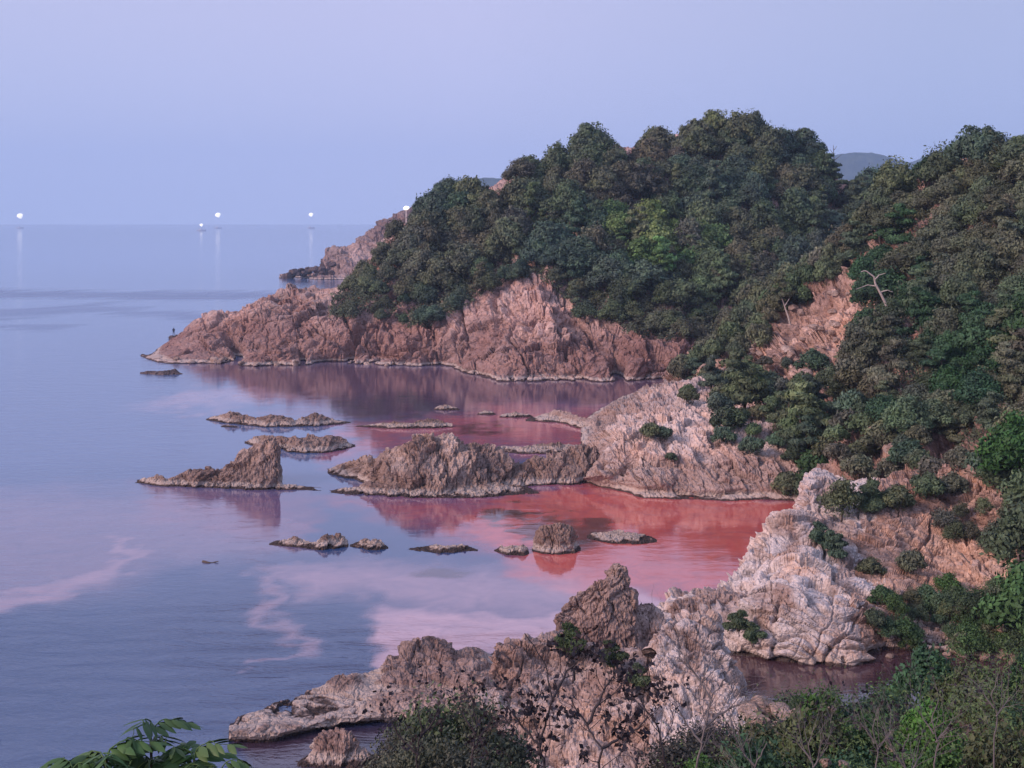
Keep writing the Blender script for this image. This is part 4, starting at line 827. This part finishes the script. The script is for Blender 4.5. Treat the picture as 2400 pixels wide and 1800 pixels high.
for (a, b, s_, c, lab, key) in [(2410, 1330, 1.15, DARK, 'tall dark tree at the right edge beside the layered cliff', 'mid_broad'), (2440, 1480, 1.2, (0.055, 0.12, 0.045), 'fresh green tree at the right edge above the inlet', 'mid_broad'), (2450, 1200, 1.2, DARK, 'dark tree half out of frame above the layered cliff top', 'mid_broad'),
        (2100, 1175, 0.9, OLIVE, 'olive bush over the left end of the layered cliff', 'mid_scrub'), (2165, 1150, 0.9, DARK, 'dark bush on the rim of the layered cliff', 'mid_scrub'), (2230, 1140, 0.8, PURP, 'dry bush on the rim of the layered cliff', 'mid_scrub'), (2330, 1125, 1.0, DARK, 'dark bush at the right end of the cliff rim', 'mid_scrub'),
        (2040, 1330, 0.6, OLIVE, 'small olive bush in the corner between white and layered cliff', 'mid_scrub'), (2075, 1400, 0.55, (0.06, 0.12, 0.05), 'small green bush below the corner of the two cliffs', 'mid_scrub'), (2060, 1460, 0.5, DARK, 'small dark bush low in the corner of the two cliffs', 'mid_scrub'), (2150, 1330, 0.7, PURP, 'dry brown bush half-way up the layered cliff', 'mid_scrub')]:
    g = ground('white_cliff', a, b, 16)
    if g is not None: plant(key, g, s_, r_.uniform(0, 6.28), c, lab, None, 'broadleaf_tree' if key == 'mid_broad' else 'bush', 'tree' if key == 'mid_broad' else 'bush')
# ---- thicket on the bank under the viewpoint
def bank_z(X, Y):
    V = SURF['bank'].reshape(-1, 3); k = int(((V[:, 0]-X)**2+(V[:, 1]-Y)**2).argmin()); return V[k]
G1, G2, G3 = (0.055, 0.145, 0.036), (0.040, 0.098, 0.048), (0.085, 0.100, 0.055)
for Yb, lo, hi, st, sc_ in ((47, 1840, 2480, 56, 0.7), (44, 1720, 2500, 72, 0.8), (40, 1680, 2520, 84, 0.85), (36, 1690, 2540, 96, 0.85), (32, 1720, 2560, 110, 0.8), (28.5, 1800, 2560, 130, 0.75)):
    p_ = lo
    while p_ < hi:
        q_ = p_+r_.uniform(-.45, .45)*st; Y_ = Yb+r_.uniform(-1.8, 1.8); p_ += st
        if r_.random() < 0.12: continue
        g = bank_z((q_-1200)/F*Y_, Y_)
        c_ = [G1, G1, G2, G2, G3][r_.integers(0, 5)]
        lab = {G1: 'fresh green leafy bush in the thicket at bottom right', G2: 'dark green leafy bush in the thicket at bottom right', G3: 'dull olive bush in the thicket at bottom right'}[c_]
        lab = lab+(', beside the inlet' if Yb > 45 else ', at the bottom edge' if Yb < 34 else ', in its middle')+(', left part' if q_ < 2000 else ', right part' if q_ > 2250 else '')
        plant('near_bush', g, sc_*r_.uniform(0.55, 1.25), r_.uniform(0, 6.28), vary(c_, r_), lab, 'bushes of the bottom right thicket', 'bush', 'bush', sz=r_.uniform(0.55, 1.45), tilt=(r_.uniform(-.3, .3), r_.uniform(-.3, .3)))
for (q_, Y_, s_, c_, lab) in [(912, 39.5, 0.72, (0.085, 0.085, 0.065), 'small brownish bush over the rock shelf, leftmost of the dark clump'), (970, 41, 1.0, (0.075, 0.095, 0.06), 'dark bush over the rock shelf, second of the dark clump'), (1045, 42, 1.28, (0.08, 0.12, 0.055), 'tallest dark green bush over the rock shelf'),
        (1115, 41, 1.08, (0.07, 0.085, 0.06), 'dark bush over the rock shelf, nearest the pale boulder'), (940, 37.5, 0.7, PURP, 'dry brownish low bush in front of the dark clump'), (1010, 37, 0.8, (0.07, 0.08, 0.055), 'low dull bush in front of the tallest dark bush'), (1085, 37, 0.8, PURP, 'dry brownish low bush in front of the pale boulder'),
        (1150, 39, 0.6, DARK, 'low dark bush at the bottom centre edge'), (1240, 37, 0.45, DARK, 'small dark bush at the bottom edge under the bare shrub'), (1800, 47, 0.62, (0.06, 0.10, 0.045), 'small green bush leaning over the inlet, left one'), (1850, 48, 0.75, (0.05, 0.09, 0.045), 'small dark bush leaning over the inlet, middle one'), (1915, 48, 0.8, (0.06, 0.11, 0.045), 'small green bush leaning over the inlet, right one'),
        (1610, 40, 1.0, (0.055, 0.055, 0.05), 'grey bush at the foot of the white outcrop'), (1660, 42, 0.9, (0.05, 0.05, 0.05), 'grey twiggy bush right of the white outcrop')]:  # the two bushes by the outcrop have plain grey leaf colours
    X_ = (q_-1200)/F*Y_; g = bank_z(X_, Y_)
    base_z = g[2] if q_ > 1500 else g[2]
    plant('fine_bush', (X_, Y_, base_z), s_*1.3, r_.uniform(0, 6.28), c_, lab, None, 'bush', 'bush', sz=1.12 if q_ < 1200 else 0.85, tilt=(0.0, r_.uniform(-.2, .2)))

def bank_cover(n, seed):
    r = np.random.default_rng(seed); V = SURF['bank'].reshape(-1, 3); qx = 1200+V[:, 0]/np.maximum(V[:, 1], 1)*F
    V = V[(qx > 1600) & (qx < 2600) & (V[:, 1] > 26) & (V[:, 1] < 52) & (V[:, 2] > 1.5)]
    c = V[r.choice(len(V), n)]+r.normal(0, 0.5, (n, 3)); hh = (fbm(c/1.6, 3, seed)*1.3+0.75).clip(0.05, 1.8)
    c[:, 2] += r.uniform(0.1, 1, n)**0.5*hh*1.25+0.15
    Vv, Q = leaves(c, np.tile([0, -0.4, 0.5], (n, 1)), 0.042, 2.6, r, -0.5, 0.9)
    o = link('grass', quads_mesh('grass', Vv, Q, False), M['leaf']); o.color = (0.075, 0.125, 0.045, 1); tag(o, 'long grass and weeds growing through the bottom right thicket', 'grass', kind='stuff')
bank_cover(26000, 871)
# ---- near bare shrubs with dark leaves
M['darkleaf'] = plain('dark_leaf', (0.022, 0.016, 0.022), 0.6)
def near_shrub(label, paths, Yd, n_leaf, seed, mat, leafy=True, twigs=7, tw_len=0.42, lsize=0.05, thick=0.016):
    r = np.random.default_rng(seed)
    b0 = at(paths[0][0][0], paths[0][0][1], Yd); g = bank_z(b0.x, Yd)
    root = empty('bare_shrub', (b0.x, Yd, g[2])); tag(root, label, 'shrub'); O = np.array([b0.x, Yd, g[2]])
    pts = []
    for path in paths:
        W_ = [np.array(at(x, y, Yd+dy))-O for x, y, dy in path]
        if path is paths[0]: W_ = [np.array([W_[0][0]*0.2, 0.0, -0.2])]+W_
        fine_ = []
        for a, b in zip(W_[:-1], W_[1:]):
            for t in np.linspace(0, 1, 6)[:-1]: fine_.append(a*(1-t)+b*t)
        fine_.append(W_[-1]); fine_ = np.array(fine_)+r.normal(0, 0.006, (len(fine_), 3))
        rad = np.linspace(thick, thick*0.35, len(fine_))
        link('stem', quads_mesh('stem', *tube(fine_, rad, 6), True), mat, root)
        parts = []
        def grow(p, d, L, rr, lev):
            q = p+d*L+np.array([0, 0, 0.15*L]); bb = bent(r, p, q, 5, 0.10); parts.append(tube(bb, np.linspace(rr, rr*0.4, 5), 4))
            if lev >= 2: pts.extend(list(bb[1:]))
            if lev < 3:
                for k in range(r.integers(2, 4)):
                    d2 = d*0.7+r.normal(0, 0.55, 3)*np.array([1, 0.8, 1]); d2[2] += 0.15; d2 /= np.linalg.norm(d2); grow(bb[r.integers(2, 5)], d2, L*r.uniform(0.45, 0.7), rr*0.55, lev+1)
        n0_ = len(fine_)//4
        for k in range(twigs):
            i = r.integers(n0_, len(fine_)); t = fine_[min(i+1, len(fine_)-1)]-fine_[i-1]; t /= np.linalg.norm(t)+1e-9
            d = t*0.6+r.normal(0, 0.6, 3); d[2] = abs(d[2])*0.8+0.1; d /= np.linalg.norm(d); grow(fine_[i], d, tw_len*r.uniform(0.6, 1.2), rad[i]*0.5, 1)
        tag(link('twigs', quads_mesh('twigs', *join(parts), True), mat, root), kind='stuff')
    if leafy and n_leaf:
        pts = np.array(pts); c = pts[r.integers(0, len(pts), n_leaf)]+r.normal(0, 0.02, (n_leaf, 3))
        V, Q = leaves(c, np.tile([0, -0.6, 0.4], (n_leaf, 1)), lsize, 1.45, r, 0.6, 0.7)
        tag(link('leaves', quads_mesh('leaves', V, Q, False), M['darkleaf'], root), kind='stuff')
    return root
near_shrub('bare shrub with small dark leaves and a sprig against the pink water', [[(1285, 1830, 0), (1265, 1750, 0.05), (1274, 1715, 0.1), (1292, 1640, 0), (1280, 1560, 0.05), (1232, 1485, 0)], [(1268, 1752, 0.03), (1225, 1705, 0.1), (1190, 1655, 0.1)], [(1290, 1650, 0), (1330, 1570, 0.2), (1370, 1540, 0.2)]], 12.5, 330, 901, M['twig'], twigs=6, tw_len=0.26, lsize=0.042)
near_shrub('forked dark shrub with small leaves before the near rocks', [[(1395, 1830, 0), (1410, 1755, 0), (1374, 1700, 0.1), (1340, 1640, 0.1)], [(1410, 1757, 0), (1452, 1730, 0.1), (1495, 1708, 0.1), (1520, 1680, 0.1)], [(1374, 1702, 0.1), (1410, 1630, 0.2), (1440, 1580, 0.2)]], 11.5, 330, 905, M['twig'], twigs=6, tw_len=0.30, lsize=0.04)
near_shrub('thin dark shrub stem right of the forked one', [[(1565, 1830, 0), (1555, 1770, 0), (1542, 1705, 0), (1500, 1640, 0.1)]], 12.0, 160, 909, M['twig'], lsize=0.042)
near_shrub('dark thin shrub with few leaves before the rock shelf', [[(985, 1850, 0), (975, 1780, 0), (990, 1710, 0), (975, 1650, 0)], [(980, 1770, 0), (930, 1720, 0.1), (915, 1690, 0.1)], [(985, 1730, 0), (1030, 1670, 0.1)]], 15.0, 130, 919, M['twig'], True, 6, 0.36, 0.045)
near_shrub('dark thin shrub left of the sprig shrub', [[(1110, 1850, 0), (1105, 1780, 0), (1120, 1700, 0), (1100, 1620, 0)], [(1108, 1760, 0), (1150, 1690, 0.1)], [(1115, 1720, 0), (1075, 1660, 0.1)]], 14.5, 150, 923, M['twig'], True, 6, 0.36, 0.045)
near_shrub('grey leafless shrub before the white outcrop', [[(1625, 1840, 0), (1640, 1760, 0), (1655, 1700, 0), (1670, 1630, 0), (1700, 1590, 0)], [(1645, 1745, 0), (1605, 1690, 0.1), (1580, 1640, 0.1)], [(1655, 1700, 0), (1710, 1660, 0.1), (1760, 1640, 0.1)], [(1668, 1640, 0), (1630, 1580, .1), (1600, 1550, .1)]], 15.0, 0, 913, M['greytwig'], False, 9, 0.5)
near_shrub('grey leafless twigs rising before the bottom right thicket', [[(1760, 1850, 0), (1770, 1790, 0), (1800, 1740, 0)], [(1768, 1795, 0), (1730, 1750, 0.1)]], 16.0, 0, 917, M['greytwig'], False, 8, 0.5)

for i_, (x_, y_, Y_) in enumerate([(1900, 1760, 19), (2050, 1720, 21), (2190, 1700, 20), (2330, 1640, 22), (2120, 1780, 17)]):
    near_shrub(['pale bare twigs sticking out of the thicket, leftmost of five', 'pale bare twigs sticking out of the thicket, second of five', 'bare twigs in the middle of the thicket by the inlet', 'tallest bare twigs at the right edge of the thicket', 'low bare twigs at the bottom edge of the thicket'][i_],
        [[(x_, y_+90, 0), (x_+8, y_+40, 0), (x_-6, y_-10, 0), (x_+10, y_-60, 0)], [(x_+5, y_+40, 0), (x_+40, y_-10, 0.1)], [(x_, y_+20, 0), (x_-36, y_-30, 0.1)]], Y_, 60, 930+i_, M['greytwig'], True, 6, 0.5, 0.05)
# ---- plant with long compound leaves at the bottom left
def leaflet_mesh(w):
    V = []; prof = [(0, .12), (.2, .75), (.5, 1.0), (.78, .62), (1, .04)]; Q = []
    for t, k in prof:
        for sd in (-1, 0, 1): V.append((t, sd*w*k*0.5, -0.30*t*t-(0.05*k if sd else 0)))
    for i in range(len(prof)-1):
        for j in (0, 1): Q.append((i*3+j, i*3+j+1, i*3+j+4, i*3+j+3))
    me = quads_mesh('leaflet', np.array(V), np.array(Q), True); me.materials.append(M['leaf_near']); return me
LM = [leaflet_mesh(w) for w in (0.30, 0.34, 0.38)]
def compound_leaf(seed, L=0.20, pairs=6):
    """the leaf stalk, and where each leaflet sits on it"""
    r = np.random.default_rng(seed); n = 12
    path = np.array([(L*t, 0.02*math.sin(3*t)*r.normal(), L*(0.9*t-1.25*t*t)) for t in np.linspace(0, 1, n)])
    me = quads_mesh('leaf', *tube(path, np.linspace(0.005, 0.0015, n), 5), True); me.materials.append(M['leaf_near']); spots = []
    def spot(p, d, l):
        d = d/np.linalg.norm(d); sd = np.cross((0, 0, 1.0), d); sd /= np.linalg.norm(sd); nn = np.cross(d, sd)
        m = Matrix(((d[0]*l, sd[0]*l, nn[0]*l, p[0]), (d[1]*l, sd[1]*l, nn[1]*l, p[1]), (d[2]*l, sd[2]*l, nn[2]*l, p[2]), (0, 0, 0, 1))); spots.append(m)
    for k in range(pairs):
        t = 0.18+0.80*k/(pairs-1); i = t*(n-1); i0 = min(int(i), n-2); p = path[i0]*(1-(i-i0))+path[i0+1]*(i-i0)
        l = 0.125*(1.05-0.45*abs(t-0.5)*1.3)
        for sd in (-1, 1): spot(p, np.array([0.40+0.1*r.normal(), sd*0.80, -0.42+0.12*r.normal()]), l*r.uniform(0.9, 1.12))
    spot(path[-1], np.array([0.8, 0, -0.6]), 0.10)
    return me, spots
CL = [compound_leaf(941+i, pairs=5+i) for i in range(3)]
def compound_plant(px, py, Yd, n, label, seed, s_=1.0, az0=None, spread=1.0):
    r = np.random.default_rng(seed); top = np.array(at(px, py, Yd)); g = bank_z(top[0], Yd)
    e = empty('leafy_shoot', tuple(g)); tag(e, label, 'plant'); tp = top-np.array(g)
    p = bent(r, (0, 0, -0.2), tp, 8, 0.03)
    link('stem', quads_mesh('stem', *tube(p, np.linspace(0.018, 0.007, 8), 6), True), M['bark'], e)
    for k in range(n):
        o = link('leaf', CL[k % 3][0], None, e); t = 1-0.16*(k/max(1, n-1))*r.uniform(0.5, 1.2)
        i = t*7; i0 = min(int(i), 6); o.location = Vector(p[i0]*(1-(i-i0))+p[i0+1]*(i-i0))
        az = (az0[k] if az0 else 2.39996*k+r.uniform(-.3, .3)); o.rotation_euler = (r.uniform(-.15, .15), -r.uniform(0.1, 0.8)*spread, az)
        sc = s_*r.uniform(0.85, 1.1); o.scale = (sc, sc, sc); o.color = (*vary((0.055, 0.105, 0.036), r), 1)
        for q, mtx in enumerate(CL[k % 3][1]):
            lf = link('leaflet', LM[(q+k) % 3], None, o); lf.matrix_local = mtx; lf.color = o.color
compound_plant(352, 1700, 6.2, 8, 'tallest shoot of drooping compound leaves at the bottom left', 951, 0.85, [-1.7, 0.5, 3.4, -0.6, -2.5, 1.8, -1.2, 2.6])
compound_plant(250, 1778, 6.0, 18, 'dense mound of compound leaves left of the tallest shoot', 955, 0.95)
compound_plant(172, 1800, 5.9, 13, 'compound-leaved shoot at the far left of the bottom edge', 957, 0.8)
compound_plant(455, 1782, 6.1, 17, 'dense mound of compound leaves right of the tallest shoot', 959, 0.9)
compound_plant(520, 1800, 6.9, 5, 'compound-leaved shoot nearest the rock shelf', 963, 0.75)
compound_plant(335, 1810, 6.3, 11, 'low compound-leaved shoot under the tallest one', 965, 0.9)

# ---- dead trees and bleached branches
def dead_tree(label, paths, Yd, seed, rad=0.1, mat='deadwood', twigs=3):
    r = np.random.default_rng(seed); O = np.array(at(*paths[0][0], Yd)); e = empty('dead_tree', tuple(O)); tag(e, label, 'tree')
    for i, path in enumerate(paths):
        W_ = np.array([np.array(at(x, y, Yd))-O+np.array([0, r.normal(0, 0.1), 0]) for x, y in path]); L = []
        for a, b in zip(W_[:-1], W_[1:]): L += [a, a*.5+b*.5+r.normal(0, 0.02, 3)]
        L.append(W_[-1]); n = len(L); k = rad if i == 0 else rad*0.55
        link('trunk' if i == 0 else 'branch', quads_mesh('branch', *tube(L, np.linspace(k, k*0.3, n), 5), True), M[mat], e)
    return e
dead_tree('bleached dead tree with crooked arms on the right hillside', [[(2082, 725), (2065, 690), (2052, 665), (2048, 648), (2030, 635), (2018, 637)], [(2054, 670), (2035, 668), (2005, 678)], [(2062, 686), (2080, 680), (2092, 684)], [(2050, 655), (2060, 645), (2075, 640)]], 128, 971, 0.16)
dead_tree('pale leaning trunk beside the bare orange rock', [[(1852, 760), (1845, 735), (1838, 712), (1832, 700)], [(1840, 716), (1850, 700)]], 152, 973, 0.14)
dead_tree('bare twiggy tree in the saddle of the skyline', [[(1958, 430), (1957, 395), (1955, 370), (1953, 340)], [(1956, 385), (1940, 372)], [(1956, 375), (1972, 362)], [(1955, 362), (1945, 350)], [(1957, 395), (1975, 385)], [(1954, 352), (1962, 342)]], 250, 975, 0.14, 'bark')
dead_tree('fallen pale trunk at the edge of the headland cliff', [[(1028, 776), (1018, 765), (1008, 755)]], 210, 977, 0.16)
dead_tree('thin pale branch lying over the spur rocks', [[(1815, 1010), (1795, 1003), (1780, 1010), (1762, 1006), (1752, 1000)]], 118, 979, 0.07)
dead_tree('curved bleached branch among the scrub above the spur', [[(2062, 1005), (2045, 1003), (2032, 997), (2022, 1003)]], 112, 981, 0.09)
dead_tree('bleached stump with a curved branch in the scrub', [[(2018, 972), (2015, 955), (2008, 945)], [(2018, 972), (2035, 970), (2040, 955)], [(2040, 975), (2010, 980), (1985, 976)]], 114, 983, 0.16)
dead_tree('grey dead branch hanging on the layered cliff', [[(2250, 1295), (2270, 1318), (2290, 1330), (2310, 1336)], [(2262, 1308), (2240, 1290)]], 78, 985, 0.06)
dead_tree('short dark stick floating in the open water', [[(474, 1318), (490, 1318), (500, 1319), (512, 1316)]], 86.3, 987, 0.10, 'bark')

# ---- boulders
def boulder_mesh(seed, sub=3):
    import bmesh
    bm = bmesh.new(); bmesh.ops.create_icosphere(bm, subdivisions=sub, radius=1.0)
    me = bpy.data.meshes.new('boulder'); bm.to_mesh(me); bm.free()
    n = len(me.vertices); co = np.empty(n*3, np.float32); me.vertices.foreach_get('co', co); V = co.reshape(-1, 3).astype(float)
    r = np.random.default_rng(seed)
    for k in range(9):     # planar breaks
        d = r.normal(0, 1, 3); d /= np.linalg.norm(d); c = r.uniform(0.55, 0.85); t = V@d; V = V-np.maximum(t-c, 0)[:, None]*d*0.92
    V = V*(1+0.10*fbm(V*1.6+seed, 3, seed))[:, None]*np.array([1.15, 1.0, 0.8])
    me.vertices.foreach_set('co', V.astype(np.float32).ravel()); me.update(); return me
BM = {}
def boulder(px, py, Y, s_, mat, label=None, group=None, parent=None, seed=0, name='boulder', loc=None):
    key = (seed % 5, mat)
    if key not in BM: me = boulder_mesh(seed % 5+3); me.materials.append(M[mat]); BM[key] = me
    o = link(name, BM[key], None, parent); o.location = at(px, py, Y) if loc is None else Vector(loc)
    o.rotation_euler = (r_.uniform(-.5, .5), r_.uniform(-.5, .5), r_.uniform(0, 6.28)); o.scale = (s_, s_*r_.uniform(.8, 1.2), s_*r_.uniform(.7, 1.1))
    if label: tag(o, label, 'rock', group)
    return o
M['pale_stone'] = rock_mat('pale_stone', (0.66, 0.55, 0.48), (0.54, 0.41, 0.33), (0.36, 0.26, 0.21), (0.55, 0.36, 0.24), 0.8, 0.3, 0.3, tide=False)
for i in range(26):
    px = 668+i*4.6+r_.uniform(-4, 4); top = np.interp(px, [668, 700, 740, 790], [646, 630, 620, 618]); py = r_.uniform(top, 648)
    boulder(px, py, 498+r_.uniform(-4, 4), r_.uniform(1.1, 2.0), 'slate', 'dark boulder in the heap below the far headland', 'boulders off the far headland', None, i)
for i, (px, py, s_) in enumerate([(500, 838, 0.9), (520, 842, 0.7), (412, 836, 0.6), (455, 843, 0.5), (560, 848, 0.6), (598, 850, 0.7), (650, 850, 0.6), (690, 852, 0.8), (860, 848, 0.7), (905, 853, 0.5)]):
    g = ground('headland', px, py, 8)
    if g is not None: boulder(0, 0, 0, s_, 'pale_stone', 'pale boulder on the shore under the headland cliff', 'boulders along the headland shore', None, i, loc=g+np.array([0, -0.2, 0.15]))
HS = bpy.data.objects['hillside']
for i in range(120):
    zone = [(1840, 1990, 690, 830), (1640, 1900, 815, 870), (1880, 2020, 840, 890), (1740, 1900, 940, 1020), (2020, 2110, 1010, 1060), (2200, 2400, 900, 1000), (2270, 2330, 1090, 1110), (1690, 1760, 800, 840)][[0, 0, 1, 1, 2, 3, 4, 5, 6, 7][i % 10]]
    a, b = r_.uniform(zone[0], zone[1]), r_.uniform(zone[2], zone[3]); g = ground('hillside', a, b)
    if g is not None: boulder(0, 0, 0, r_.uniform(0.28, 0.75), 'pale_stone', None, None, HS, i, 'stone', loc=g+np.array([0, -0.1, 0.1]))
BK = bpy.data.objects['bank']; WC = bpy.data.objects['layered_cliff']
for i, (px, py, Y, s_) in enumerate([(1760, 1668, 45.5, 0.5), (1795, 1662, 46, 0.55), (1830, 1672, 45.5, 0.5), (1862, 1678, 45, 0.45), (1850, 1700, 44, 0.35), (1820, 1708, 44, 0.3), (1785, 1690, 44.5, 0.4), (1835, 1725, 43, 0.3)]):
    boulder(px, py, Y, s_, 'pale_stone', 'pale rounded boulder in the pile at the left end of the thicket', 'boulders at the edge of the thicket', None, i)
for i, (px, py) in enumerate([(1945, 1665), (2085, 1752), (2110, 1757), (2275, 1690), (2305, 1700), (2225, 1720), (2345, 1722), (1935, 1790), (1980, 1795), (2060, 1740)]):
    Y_ = np.interp(py, [1660, 1800], [43.5, 33]); boulder(px, py, Y_, 0.20*Y_/40, 'pale_stone', None, None, BK, i, 'stone')
for i in range(60):
    a, b = r_.uniform(2080, 2400), r_.uniform(1380, 1555); g = ground('white_cliff', a, b)
    if g is not None: boulder(0, 0, 0, r_.uniform(0.12, 0.32), 'pale_stone', None, None, WC, i, 'stone', loc=g+np.array([0, -0.1, 0.05]))

# ---- the slab jutting from the far headland
def box_mesh(name, corners, rough=0.0, seed=1):
    V = np.array(corners, float); Q = [(3, 2, 1, 0), (4, 5, 6, 7), (1, 5, 4, 0), (2, 6, 5, 1), (3, 7, 6, 2), (0, 4, 7, 3)]
    return quads_mesh(name, V, np.array(Q), False)
sl = sea_rock([(752, 612), (756, 600), (770, 592), (790, 581), (798, 580), (815, 580), (830, 590), (840, 610)], [(752, 645), (840, 645)], 9.0, 3.0, 281, 'slate-dark rock slab jutting out over the boulder heap', 'slate', name='rock_slab', px_step=0.8, strength=0.5)

# ---- the angler
def person(px, py, Y, hgt):
    e = empty('person', tuple(at(px, py, Y)), 0.3, hgt/1.72); tag(e, 'person in dark clothes standing on the rock at the headland tip', 'person')
    J = [(0, 0, 0.94), (0, 0, 1.12), (0, 0, 1.36), (0, -0.01, 1.47), (0, -0.02, 1.55), (0, -0.02, 1.68),
         (0.10, 0, 0.90), (0.11, -0.02, 0.50), (0.11, 0.02, 0.08), (0.11, -0.12, 0.03), (-0.10, 0, 0.90), (-0.12, -0.02, 0.50), (-0.12, 0.02, 0.08), (-0.12, -0.12, 0.03),
         (0.19, 0, 1.38), (0.25, -0.02, 1.12), (0.20, -0.20, 0.98), (0.17, -0.28, 0.98), (-0.19, 0, 1.38), (-0.26, -0.02, 1.12), (-0.16, -0.20, 1.0), (-0.12, -0.28, 1.0)]
    Ed = [(0, 1), (1, 2), (2, 3), (3, 4), (4, 5), (0, 6), (6, 7), (7, 8), (8, 9), (0, 10), (10, 11), (11, 12), (12, 13), (2, 14), (14, 15), (15, 16), (16, 17), (2, 18), (18, 19), (19, 20), (20, 21)]
    R_ = [.15, .14, .15, .06, .085, .075, .10, .065, .05, .045, .10, .065, .05, .045, .07, .05, .04, .035, .07, .05, .04, .035]
    me = bpy.data.meshes.new('body'); me.from_pydata(J, Ed, []); me.update()
    o = link('body', me, plain('dark_clothes', (0.03, 0.035, 0.06)), e)
    md = o.modifiers.new('skin', 'SKIN'); o.modifiers.new('sub', 'SUBSURF').levels = 1; o.modifiers['sub'].render_levels = 2
    for v, q in zip(me.skin_vertices[0].data, R_): v.radius = (q, q*0.8)
    me.skin_vertices[0].data[0].use_root = True
person(407, 787.5, 243, 1.68)

# ---- lights: fishing boats far out, a beacon on the headland
M['lamp'] = plain('lit_lamp', (1, 1, 1), 0.5, ((1.0, 0.95, 0.88), 1.15)); M['hull'] = plain('pale_hull', (0.55, 0.6, 0.72)); M['white_post'] = plain('white_post', (0.75, 0.72, 0.72))
def boat(px, py, D, rad, label):
    top = at(px, py, D); e = empty('fishing_boat', (top.x, D, 0)); tag(e, label, 'boat', 'fishing boats with lamps on the horizon')
    n = 9; st = []
    for i in range(n):
        t = i/(n-1); w = 2.6*math.sin(math.pi*min(1, 0.18+t*0.82))**0.6*(1 if t < 0.95 else 0.3); x = -9+18*t; sh_ = 0.8*abs(t-0.4)**2*3
        st.append([(x, -w, 1.8+sh_), (x, -w*0.7, -0.4), (x, w*0.7, -0.4), (x, w, 1.8+sh_)])
    V = np.array(st).reshape(-1, 3); Q = [(i*4+j, i*4+(j+1) % 4, (i+1)*4+(j+1) % 4, (i+1)*4+j) for i in range(n-1) for j in range(4)]
    link('hull', quads_mesh('hull', V, np.array(Q), False), M['hull'], e)
    c = [(-5, -1.6, 1.8), (0, -1.6, 1.8), (0, 1.6, 1.8), (-5, 1.6, 1.8), (-4.6, -1.4, 4.6), (-0.6, -1.4, 4.6), (-0.6, 1.4, 4.6), (-4.6, 1.4, 4.6)]
    link('cabin', box_mesh('cabin', c), M['hull'], e)
    link('mast', quads_mesh('mast', *tube([(0.5, 0, 1.5), (0.5, 0, max(6, top.z))], [0.25, 0.15], 6), True), M['hull'], e)
    me = boulder_mesh(5, 2); me.materials.append(M['lamp']); o = link('lamp', me, None, e); o.location = (0, 0, top.z); o.scale = (rad, rad, rad*1.3)
boat(47, 507, 3000, 7.2, 'brightest lit fishing boat lamp at the far left on the horizon')
boat(511, 505, 3000, 6.6, 'lit fishing boat lamp on the horizon above the small one')
boat(729, 504, 3000, 5.4, 'lit fishing boat lamp on the horizon nearest the headland')
boat(472, 528, 2400, 3.2, 'small low lit boat lamp just below the horizon')
lp = at(952, 487, 246); e = empty('lamp_post', (lp.x, lp.y, lp.z-5.2)); tag(e, 'lit white lamp on a pale post beside the headland wood', 'lamp')
link('post', quads_mesh('post', *tube([(0, 0, -1), (0, 0, 5.0)], [0.13, 0.09], 8), True), M['white_post'], e)
me = boulder_mesh(6, 2); me.materials.append(M['lamp']); o = link('lamp', me, None, e); o.location = (0, 0, 5.2); o.scale = (0.55, 0.55, 0.62)

# ---- the air
hz = box_mesh('haze', [(-5400, -800, -4), (5400, -800, -4), (5400, 5400, -4), (-5400, 5400, -4), (-5400, -800, 330), (5400, -800, 330), (5400, 5400, 330), (-5400, 5400, 330)])
m, nt, b = new_mat('haze'); nt.nodes.remove(b)
pv = N(nt, 'ShaderNodeVolumePrincipled'); pv.inputs['Color'].default_value = (0.52, 0.72, 1.0, 1); pv.inputs['Density'].default_value = 0.00019; pv.inputs['Anisotropy'].default_value = 0.0
nt.links.new(pv.outputs[0], nt.nodes['Material Output'].inputs['Volume'])
tag(link('haze', hz, m), kind='stuff')
